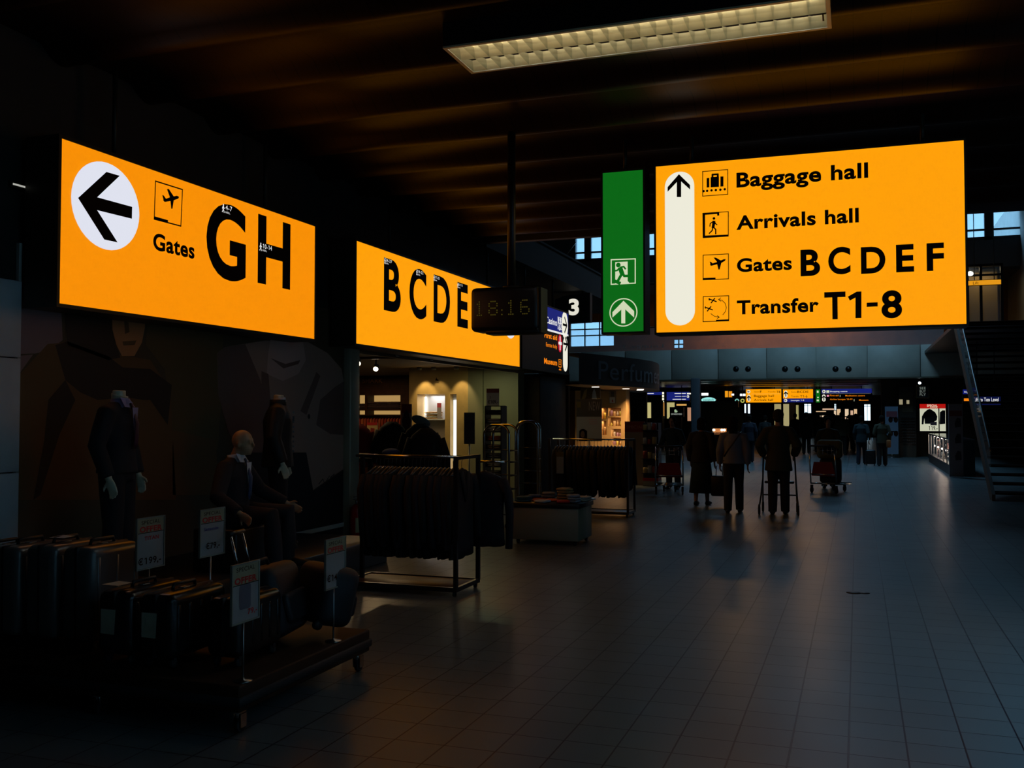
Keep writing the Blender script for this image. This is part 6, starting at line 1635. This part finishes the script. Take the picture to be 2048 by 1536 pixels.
for px_, c, lab in ((1474, (.18, .5, .42), 'round green lit sign left of the round yellow one'), (1485, (.45, .48, .10), 'round yellow lit sign below the white lamp')):
    fr = Frame((0, 48.5, 0), (1, 0, 0)); a, b = fr.px(px_, 801.5); r_ = fr.px(px_ + 4.2, 801.5)[0] - a
    t = thing('round_sign', lab, 'sign', fr.P(a, b - r_)); MB().lathe([(0, -.1), (r_ + .02, -.1), (r_ + .02, 0), (0, 0)], fr.P(a, b, 0), 24, (0, -1, 0)).build('housing', M_HOUSING, t)
    MB().disc(fr, a, b, r_, .004).build('face_panel', glow('round sign ' + lab[6:12], c, 1.0), t); MB().disc(fr, a, b, r_ * .5, .006).build('mark', mat('round mark', (.2, .25, .1), .5), t)
    MB().cyl(fr.P(a, b + r_, .05), fr.P(a, ZB0 + .02, .05), .015, 8).build('hanger_rod', M_HOUSING, t)
# grey column
for px0, px1, d, nm in ((1383, 1400, 38.5, 'column_1'), (1579, 1590, 58, 'column_2')):
    g = ground((px0 + px1) / 2, d); w = (px1 - px0) / F_PX * d / 2
    struct(nm, MB().rbox(g + V((-w, -w, 0)), g + V((w, w, ZB0)), .03, 2), mat('grey column paint', (.07, .075, .085), .6))
# left far shops
def wall_bay(label, y, px0, px1, zt, m, name='shop_wall'):
    fr = Frame((0, y, 0), (1, 0, 0)); a0, a1 = fr.px(px0, 800)[0], fr.px(px1, 800)[0]
    o = MB().slab(fr, a0, 0, a1, zt, -.2, 0).build(name, m, None); tag(o, label, 'shop wall'); return o
wall_bay('dark brown shop wall left of the far shops', 44.0, 1240, 1293, 2.9, M_WOOD_D)
wall_bay('slate grey panel between lit shop windows at left', 46.5, 1303, 1325, 2.35, mat('slate shop panel', (.06, .065, .075), .6))
light_panel('lit cream shop window left of the slate panel', 1293, 805, 1302, 836, 47.5, (.55, .48, .20), .9, 'shop_window', cat='shop window', mount='floor')
light_panel('narrow amber lit strip right of the slate panel', 1325, 805, 1328.5, 832, 47.5, (.6, .25, .05), .8, 'shop_window', cat='shop window', mount='floor')
light_panel('lit cream shop window behind the black crystal sign', 1334, 805, 1349, 837, 48.0, (.50, .44, .18), .9, 'shop_window', cat='shop window', mount='floor')
light_panel('warm lit strip above the black crystal sign', 1353, 808, 1373, 811.5, 48.0, (.75, .40, .10), .9, 'shop_window', cat='shop window')
FW = Frame((0, 45.5, 0), (1, 0, 0)); a0, b0 = FW.px(1339.5, 833.5); a1, b1 = FW.px(1367.5, 814)
sw = thing('crystal_shop_sign', 'black shop sign with pale green bird emblem', 'sign', FW.P((a0 + a1) / 2, 0))
MB().slab(FW, a0, b0, a1, b1, -.1, 0).build('panel', mat('black sign panel', (.004, .008, .006), .4), sw)
TA2 = TA; MB().polypx(FW, [TA(*k) for k in ((570, 1055), (568, 1022), (588, 1015), (595, 1030), (612, 1038), (600, 1055))], .003).build('bird_emblem', glow('pale green mark', (.30, .42, .26), 1.0, False), sw)
MB().textpx(FW, 'SWAROVSKI', *TA(526, 1086), *TA(664, 1066), .003, .02).build('lettering', glow('grey lit lettering', (.30, .33, .30), 1.0, False), sw)
MB().box(FW.P(a0 + .1, 0, -.08), FW.P(a1 - .1, b0, -.02)).build('cabinet', mat('dark red cabinet', (.05, .012, .008), .5), sw)
light_panel('pink glittering shop window beside the grey column', 1375, 815, 1383, 842, 46.0, (.55, .28, .16), .8, 'shop_window', cat='shop window', mount='floor')
# green kiosk with a lit counter
FG = Frame((0, 46.0, 0), (1, 0, 0)); a0, a1 = FG.px(1403, 800)[0], FG.px(1476, 800)[0]
kg = thing('green_kiosk', 'dark green kiosk wall under the oval sign', 'kiosk', FG.P((a0 + a1) / 2, 0)); MB().slab(FG, a0, 0, a1, 2.3, -.4, 0).build('wall', mat('dark green laminate', (.012, .03, .008), .5), kg)
mb = MB(); c0 = FG.px(1455, 838); rr = .75
mb.disc(FG, c0[0], c0[1], rr, .004, n=32); mb.build('round_panel', mat('mid green laminate', (.03, .06, .01), .5), kg)
FC = Frame((0, 43.0, 0), (1, 0, 0)); a0, b0 = FC.px(1424, 869); a1, b1 = FC.px(1450, 857)
ct = thing('sweets_counter', 'glowing orange goods counter between the walking people', 'counter', FC.P((a0 + a1) / 2, 0))
MB().box((a0, 43.0, 0), (a1, 43.6, b0)).build('cabinet', mat('dark red cabinet', (.05, .012, .008), .5), ct)
MB().slab(FC, a0, b0, a1, b1, -.5, -.45).build('lit_back', glow('amber counter light', (.75, .25, .06), .9), ct); MB().box((a0, 42.99, b0), (a1, 43.0, b1)).build('pane', M_GLASS, ct); MB().box((a0, 42.98, b1), (a1, 43.6, b1 + .03)).build('top', M_BLACK, ct)
for px_ in (1428, 1444, 1449): q = FC.px(px_, 860); MB().ell((q[0], 42.95, q[1]), (.06, .03, .05), 12, 8).build('lamp', glow('counter glint', (1, .8, .6), 3.0, False), ct)  # glowing beads put in for the bright glints on the counter
for k in range(9):
    o = MB().ell((a0 + .06 + k * .06, 43.2, b0 + .05), (.03, .03, .05), 10, 6).build('sweet_jar', mat('amber sweets', (.6, .2, .05), .3), None); tag(o, 'amber sweet jar in the glowing counter', 'jar', 'sweet jars')
# strips, walls and windows at the end of the hall
light_panel('left of two bluish white light tubes below the far baggage sign', 1489, 808, 1492, 826, 60, (.6, .72, 1.0), 1.6, mount='floor')
light_panel('right of two bluish white light tubes below the far baggage sign', 1496, 808, 1500, 827, 60, (.6, .72, 1.0), 1.6, mount='floor')
light_panel('cream wall panel glowing in place of lamplight left of the dark post', 1549, 808, 1562, 850, 62, (.42, .36, .16), .8, 'glow_wall', cat='wall panel', mount='floor')  # emission stands in for lamplight on the beige walls
light_panel('cream wall panel glowing in place of lamplight right of the dark post', 1567, 808, 1578, 852, 62, (.44, .38, .18), .8, 'glow_wall', cat='wall panel', mount='floor')
light_panel('thin pale yellow lit strip beside the grey column', 1592.5, 810, 1597, 860, 63, (.40, .36, .14), .8, 'glow_wall', cat='wall panel', mount='floor')
FWn = Frame((0, Y_F - .02, 0), (1, 0, 0))
for i, (px0, py0, px1, py1) in enumerate(((1609, 808, 1622, 826), (1729, 809, 1740.5, 841), (1669, 808, 1672, 820))):
    a0, b0 = FWn.px(px0, py1); a1, b1 = FWn.px(px1, py0); mb = MB()
    for q in ((a0 - .05, b0 - .05, a0, b1 + .05), (a1, b0 - .05, a1 + .05, b1 + .05), (a0, b0 - .05, a1, b0), (a0, b1, a1, b1 + .05), ((a0 + a1) / 2 - .02, b0, (a0 + a1) / 2 + .02, b1), (a0, b1 - .14, a1, b1 - .1)): mb.slab(FWn, *q, -.02, .05)
    w = struct('window_%d' % (5 + i), mb, M_MULL); MB().slab(FWn, a0, b0, a1, b1, -.01, .02).build('pane', glow('bright daylight pane', (.62, .85, 1.0), 2.2), w)
random.seed(9)
spots = [(1632, 822, 1652, 824), (1668, 821, 1672, 830), (1645, 817, 1668, 820), (1674, 818, 1681, 830), (1690, 818, 1697, 832), (1701, 821, 1706, 830), (1708, 818, 1714, 830), (1640, 831, 1652, 834), (1690, 834, 1697, 838)]
for i, q in enumerate(spots):
    light_panel('warm glow painted for a lit shelf far behind the crowd, ' + ('below the shopping sign', 'left of a bright strip', 'under the exit sign', 'beside the tall head', 'with a white glint', 'with yellow squares', 'nearest the blue window', 'low behind two heads', 'low beside the tall head')[i], q[0], q[1], q[2], q[3], 66 + .3 * i, ((.75, .5, .28), (.8, .6, .4), (.7, .45, .3))[i % 3], .9, 'shelf_glow', cat='shelf', mount='floor')  # emissive panels imitate the glints of lamplit shelves
for x in (-9, -4, 0.0): lamp('AREA', (x, 58, ZB0 - .1), (1, .6, .28), 5, 2.0, name='far_hall_lamp')
# slim metal strips on the underside of the bridge
for k in range(5):
    lx = on_z(1500 - k * 30, 770 + k * 2, ZB0 - .02)
for k, (y, x0, x1) in enumerate(((41.5, -8, -3), (43.5, -7, 0), (46, -7, 1), (49, -6, .5))):
    o = MB().box((x0, y, ZB0 - .03), (x1, y + .06, ZB0)).build('ceiling_strip', M_STEEL, None); tag(o, ('nearest', 'second', 'third', 'farthest')[k] + ' thin metal strip on the ceiling under the bridge', 'ceiling strip', 'metal strips under the bridge')

# ================================================================== TRAVELLERS AND TROLLEYS
Cl = lambda n, c: mat(n, c, .9)
K_BLACK, K_OLIVE, K_GREY, K_TEAL, K_NAVY, K_KHAKI = Cl('black coat cloth', (.008, .008, .009)), Cl('olive jacket cloth', (.034, .034, .016)), Cl('pale grey knit cloth', (.16, .17, .19)), Cl('teal cloth', (.008, .02, .024)), Cl('navy cloth', (.006, .007, .016)), Cl('khaki cloth', (.04, .036, .015))
H_GREY = mat('grey hair', (.035, .032, .03), .95, spec=.05); H_DARK = mat('dark hair', (.010, .008, .006), .95, spec=.05)
away = YAW * .0
g = ground(1556, 16.2); w_loc = g
J1 = pose('akimbo', .04, .04)
person('person', 'person in olive jacket pushing a walking frame, seen from behind', g, radians(2), 1.74, J1, K_OLIVE, K_BLACK, H_GREY, hem=.22, key=None, extra=.03, open_=.02)
g2 = ground(1466, 16.5)
J2 = pose('down', .10, .02); p2 = person('person', 'person in pale grey top with a bag strap across the back', g2, radians(4), 1.63, J2, K_GREY, K_BLACK, H_DARK, female=True, hem=.06, long=.12, extra=.02)
s_ = MB(); s_.tube([(-.16, -.15, 1.02), (-.08, -.165, 1.15), (.03, -.165, 1.3), (.12, -.12, 1.43), (.14, -.02, 1.47)], [(.016, .005)] * 5, 8, V((1, 0, .6))).build('bag_strap', M_BLACK, p2, True)
g3 = ground(1402, 17.9); J3 = pose('down', .06, .03)
person('person', 'person in black coat and dark teal skirt standing left of the grey top', g3, radians(-6), 1.60, J3, K_BLACK, K_TEAL, H_DARK, female=True, hem=.10, skirt=.70, long=.05, extra=.035)
bg = g3 + V((.32, .02, 0)); hb = thing('hand_bag', 'black shopping bag hanging beside the teal skirt', 'bag', bg + V((0, 0, .18)))
MB().rbox(bg + V((-.14, -.16, .18)), bg + V((.14, .16, .55)), .04, 3).build('body', M_BLACK, hb); MB().tube([bg + V((-.06, 0, .54)), bg + V((-.05, 0, .72)), bg + V((.05, 0, .72)), bg + V((.06, 0, .54))], .008, 6).build('handle', M_BLACK, hb)
# walking frame
def rollator(g, rz):
    t = thing('walking_frame', 'folding walking frame with four wheels around the olive jacketed person', 'walking frame', g, None, rz)
    for s in (-1, 1):
        MB().tube([(.25 * s, -.08, .98), (.25 * s, .12, .97), (.26 * s, .17, .80), (.27 * s, .22, .5), (.28 * s, .42, .12)], .014, 8).tube([(.27 * s, .2, .55), (.29 * s, .0, .3), (.31 * s, -.16, .12)], .014, 8).build('side_tube', M_RAIL, t, True)
        MB().tube([(.25 * s, -.12, .985), (.25 * s, .0, .98)], .02, 10).build('grip', M_RUBBER, t, True)
        for y in (-.16, .42):
            x = (.31 if y < 0 else .28) * s
            MB().lathe([(0, -.016), (.08, -.016), (.09, -.008), (.09, .008), (.08, .016), (0, .016)], (x, y, .09), 20, (1, 0, 0)).build('wheel', M_RUBBER, t, True)
    MB().rbox((-.24, .16, .5), (.24, .38, .54), .015, 2).build('seat', M_BLACK, t, True); MB().tube([(-.27, .3, .3), (.27, .3, .3)], .012, 8).build('cross_bar', M_RAIL, t, True)
    return t
rollator(g + V((0, .02, 0)), radians(2))


def trolley(label, g, rz):
    t = thing('baggage_trolley', label, 'trolley', g, None, rz)
    f = MB()
    for s in (-1, 1): f.tube([(.28 * s, -.42, .2), (.24 * s, .42, .16)], .016, 8).tube([(.28 * s, -.42, .2), (.28 * s, -.46, .6), (.27 * s, -.5, 1.0)], .016, 8)
    for y in (-.3, -.1, .1, .3, .42): f.tube([(-.26, y, .19), (.26, y, .19)], .01, 6)
    f.tube([(-.28, -.44, .4), (.28, -.44, .4)], .012, 6); f.build('frame', M_CHROME, t, True)
    MB().tube([(-.27, -.5, 1.0), (.27, -.5, 1.0)], .02, 10).build('handle', M_RUBBER, t, True)
    MB().add([(-.20, -.43, .66), (.20, -.43, .66), (.27, -.39, .36), (-.27, -.39, .36), (-.20, -.45, .66), (.20, -.45, .66), (.27, -.41, .36), (-.27, -.41, .36)], [(0, 1, 2, 3), (7, 6, 5, 4), (0, 4, 5, 1), (1, 5, 6, 2), (2, 6, 7, 3), (3, 7, 4, 0)]).build('red_panel', mat('red advert panel', (.22, .008, .012), .45), t, True)
    b = MB()
    for z in (.82, .9, .98): b.tube([(-.2, -.46, z), (-.2, -.22, z), (.2, -.22, z), (.2, -.46, z)], .005, 6)
    for x in (-.2, -.1, 0, .1, .2): b.tube([(x, -.22, .8), (x, -.22, .98)], .005, 6)
    b.build('basket', M_CHROME, t, True)
    for x, y in ((.27, -.4), (-.27, -.4), (.12, .38), (-.12, .38)): MB().lathe([(0, -.018), (.055, -.018), (.065, -.008), (.065, .008), (.055, .018), (0, .018)], (x, y, .065), 18, (1, 0, 0)).box((x - .024, y - .02, .07), (x + .024, y + .02, .17)).build('wheel', M_RUBBER, t, True)
    return t


ga = ground(1338, 20.6); trolley('baggage trolley with red panel left of the black coated person', ga, radians(10))
g4 = ground(1343, 21.6); person('person', 'person in teal jacket half hidden behind the left trolley', g4 + V((0, .2, 0)), radians(170), 1.62, pose('push', .03, .06), K_TEAL, K_BLACK, H_DARK, female=True, hem=.12)
gb = ground(1662, 20.9); trolley('baggage trolley with red panel and wheels turned in the middle of the hall', gb, radians(-22))
gp = ground(1655, 22.0); person('person', 'person in khaki jacket behind the trolley with the pale patterned bag', gp + V((0, .1, 0)), radians(185), 1.60, pose('push', .05, .05), K_KHAKI, K_BLACK, H_DARK, hem=.14)
cs = gb + V((-.02, .06, .215)); t = thing('suitcase', 'dark suitcase lying on the middle trolley under the khaki bag', 'suitcase', cs); MB().rbox(cs + V((-.22, -.3, 0)), cs + V((.22, .3, .5)), .05, 3).build('shell', M_CASE_B, t); MB().tube([cs + V((-.1, -.3, .25)), cs + V((-.1, -.33, .25)), cs + V((.1, -.33, .25)), cs + V((.1, -.3, .25))], .01, 6).build('handle', M_BLACK, t)
bc = gb + V((-.04, .08, .915)); yb2 = thing('patterned_bag', 'khaki bag with a dark diamond standing on the trolley', 'bag', bc + V((0, 0, -.2)))
MB().rbox(bc + V((-.26, -.16, -.2)), bc + V((.26, .16, .2)), .08, 4).build('body', Cl('khaki bag canvas', (.13, .11, .035)), yb2)
MB().poly(Frame(bc + V((0, -.162, 0)), (1, 0, 0)), [(-.2, 0), (0, -.11), (.2, 0), (0, .11)], .002).build('diamond', K_NAVY, yb2)
far = [(1612, 41, 1.76, K_BLACK, K_BLACK, 'person in black coat at the left of the far crowd', 'down', .08, 0), (1636, 43, 1.66, K_NAVY, K_BLACK, 'short person in navy behind the far crowd', 'down', .05, 0),
       (1683, 40, 1.77, K_KHAKI, K_BLACK, 'tall person in khaki top in the middle of the far crowd', 'carry', .05, 0), (1711, 43, 1.70, K_BLACK, K_NAVY, 'person in black at the blue window side of the far crowd', 'down', .06, 1),
       (1722, 32.5, 1.62, K_TEAL, K_NAVY, 'person in dark teal coat walking beside the black bag', 'down', .12, 1), (1763, 31.5, 1.63, K_OLIVE, K_BLACK, 'person in olive coat walking nearest the sunglasses poster', 'carry', .1, 1),
       (1498, 34, 1.66, K_NAVY, K_NAVY, 'person in navy jacket between grey top and olive jacket', 'down', .08, 0), (1530, 38, 1.64, K_BLACK, K_BLACK, 'person in black behind the walking frame user', 'down', .03, 1), (1650, 47, 1.62, K_BLACK, K_NAVY, 'person in black second from the left of the far crowd', 'down', .03, 0),
       (1667, 49, 1.70, K_BLACK, K_BLACK, 'person in black farthest back, left of the tall khaki person', 'down', .03, 0), (1698, 46, 1.66, K_NAVY, K_BLACK, 'person in navy right behind the tall khaki person', 'carry', .03, 1), (1590, 48, 1.72, K_BLACK, K_BLACK, 'person in black standing at the thin yellow strip', 'down', .03, 0)]
JF = {('down', False): pose('down', .08), ('carry', False): pose('carry', .08), ('down', True): pose('down', .08), ('carry', True): pose('carry', .08)}
for px_, d, h_, m1_, m2_, lab, ar, st, fem in far:
    person('person', lab, ground(px_, d), radians(random.uniform(-12, 12)), h_, JF[(ar, bool(fem))], m1_, m2_, H_DARK, female=bool(fem), hem=.16, key='far' + ar)
g = ground(1740, 31.8); t = thing('wheeled_bag', 'black wheeled bag between the two walking people', 'bag', g); MB().rbox(g + V((-.16, -.12, .05)), g + V((.16, .12, .52)), .05, 3).build('body', M_BLACK, t)
for s in (-1, 1): MB().lathe([(0, -.015), (.035, -.015), (.035, .015), (0, .015)], g + V((.12 * s, .08, .036)), 12, (1, 0, 0)).build('wheel', M_RUBBER, t)
MB().tube([g + V((-.07, .1, .5)), g + V((-.07, .1, .9)), g + V((.07, .1, .9)), g + V((.07, .1, .5))], .008, 6).build('pull_rod', M_STEEL, t)
g = ground(1776, 31.4); t = thing('shoulder_bag', 'orange brown bag beside the olive coated walker', 'bag', g + V((0, 0, .6))); MB().rbox(g + V((-.07, -.12, .6)), g + V((.07, .12, .85)), .04, 3).build('body', Cl('orange leather', (.25, .09, .02)), t); MB().tube([g + V((0, -.08, .84)), g + V((0, -.05, 1.1)), g + V((0, .05, 1.1)), g + V((0, .08, .84))], .008, 6).build('strap', M_BLACK, t)
# small dark cover in the floor
p = on_z(1708, 1185.5, 0); o = MB().lathe([(0, 0), (.07, 0), (.068, .004), (0, .005)], p, 20).lathe([(0, 0), (.05, 0), (.048, .004), (0, .005)], p + V((.09, .01, 0)), 18).build('floor_cover', M_BLACK, None); tag(o, 'small dark cover plate lying in the tiled floor', 'cover plate')
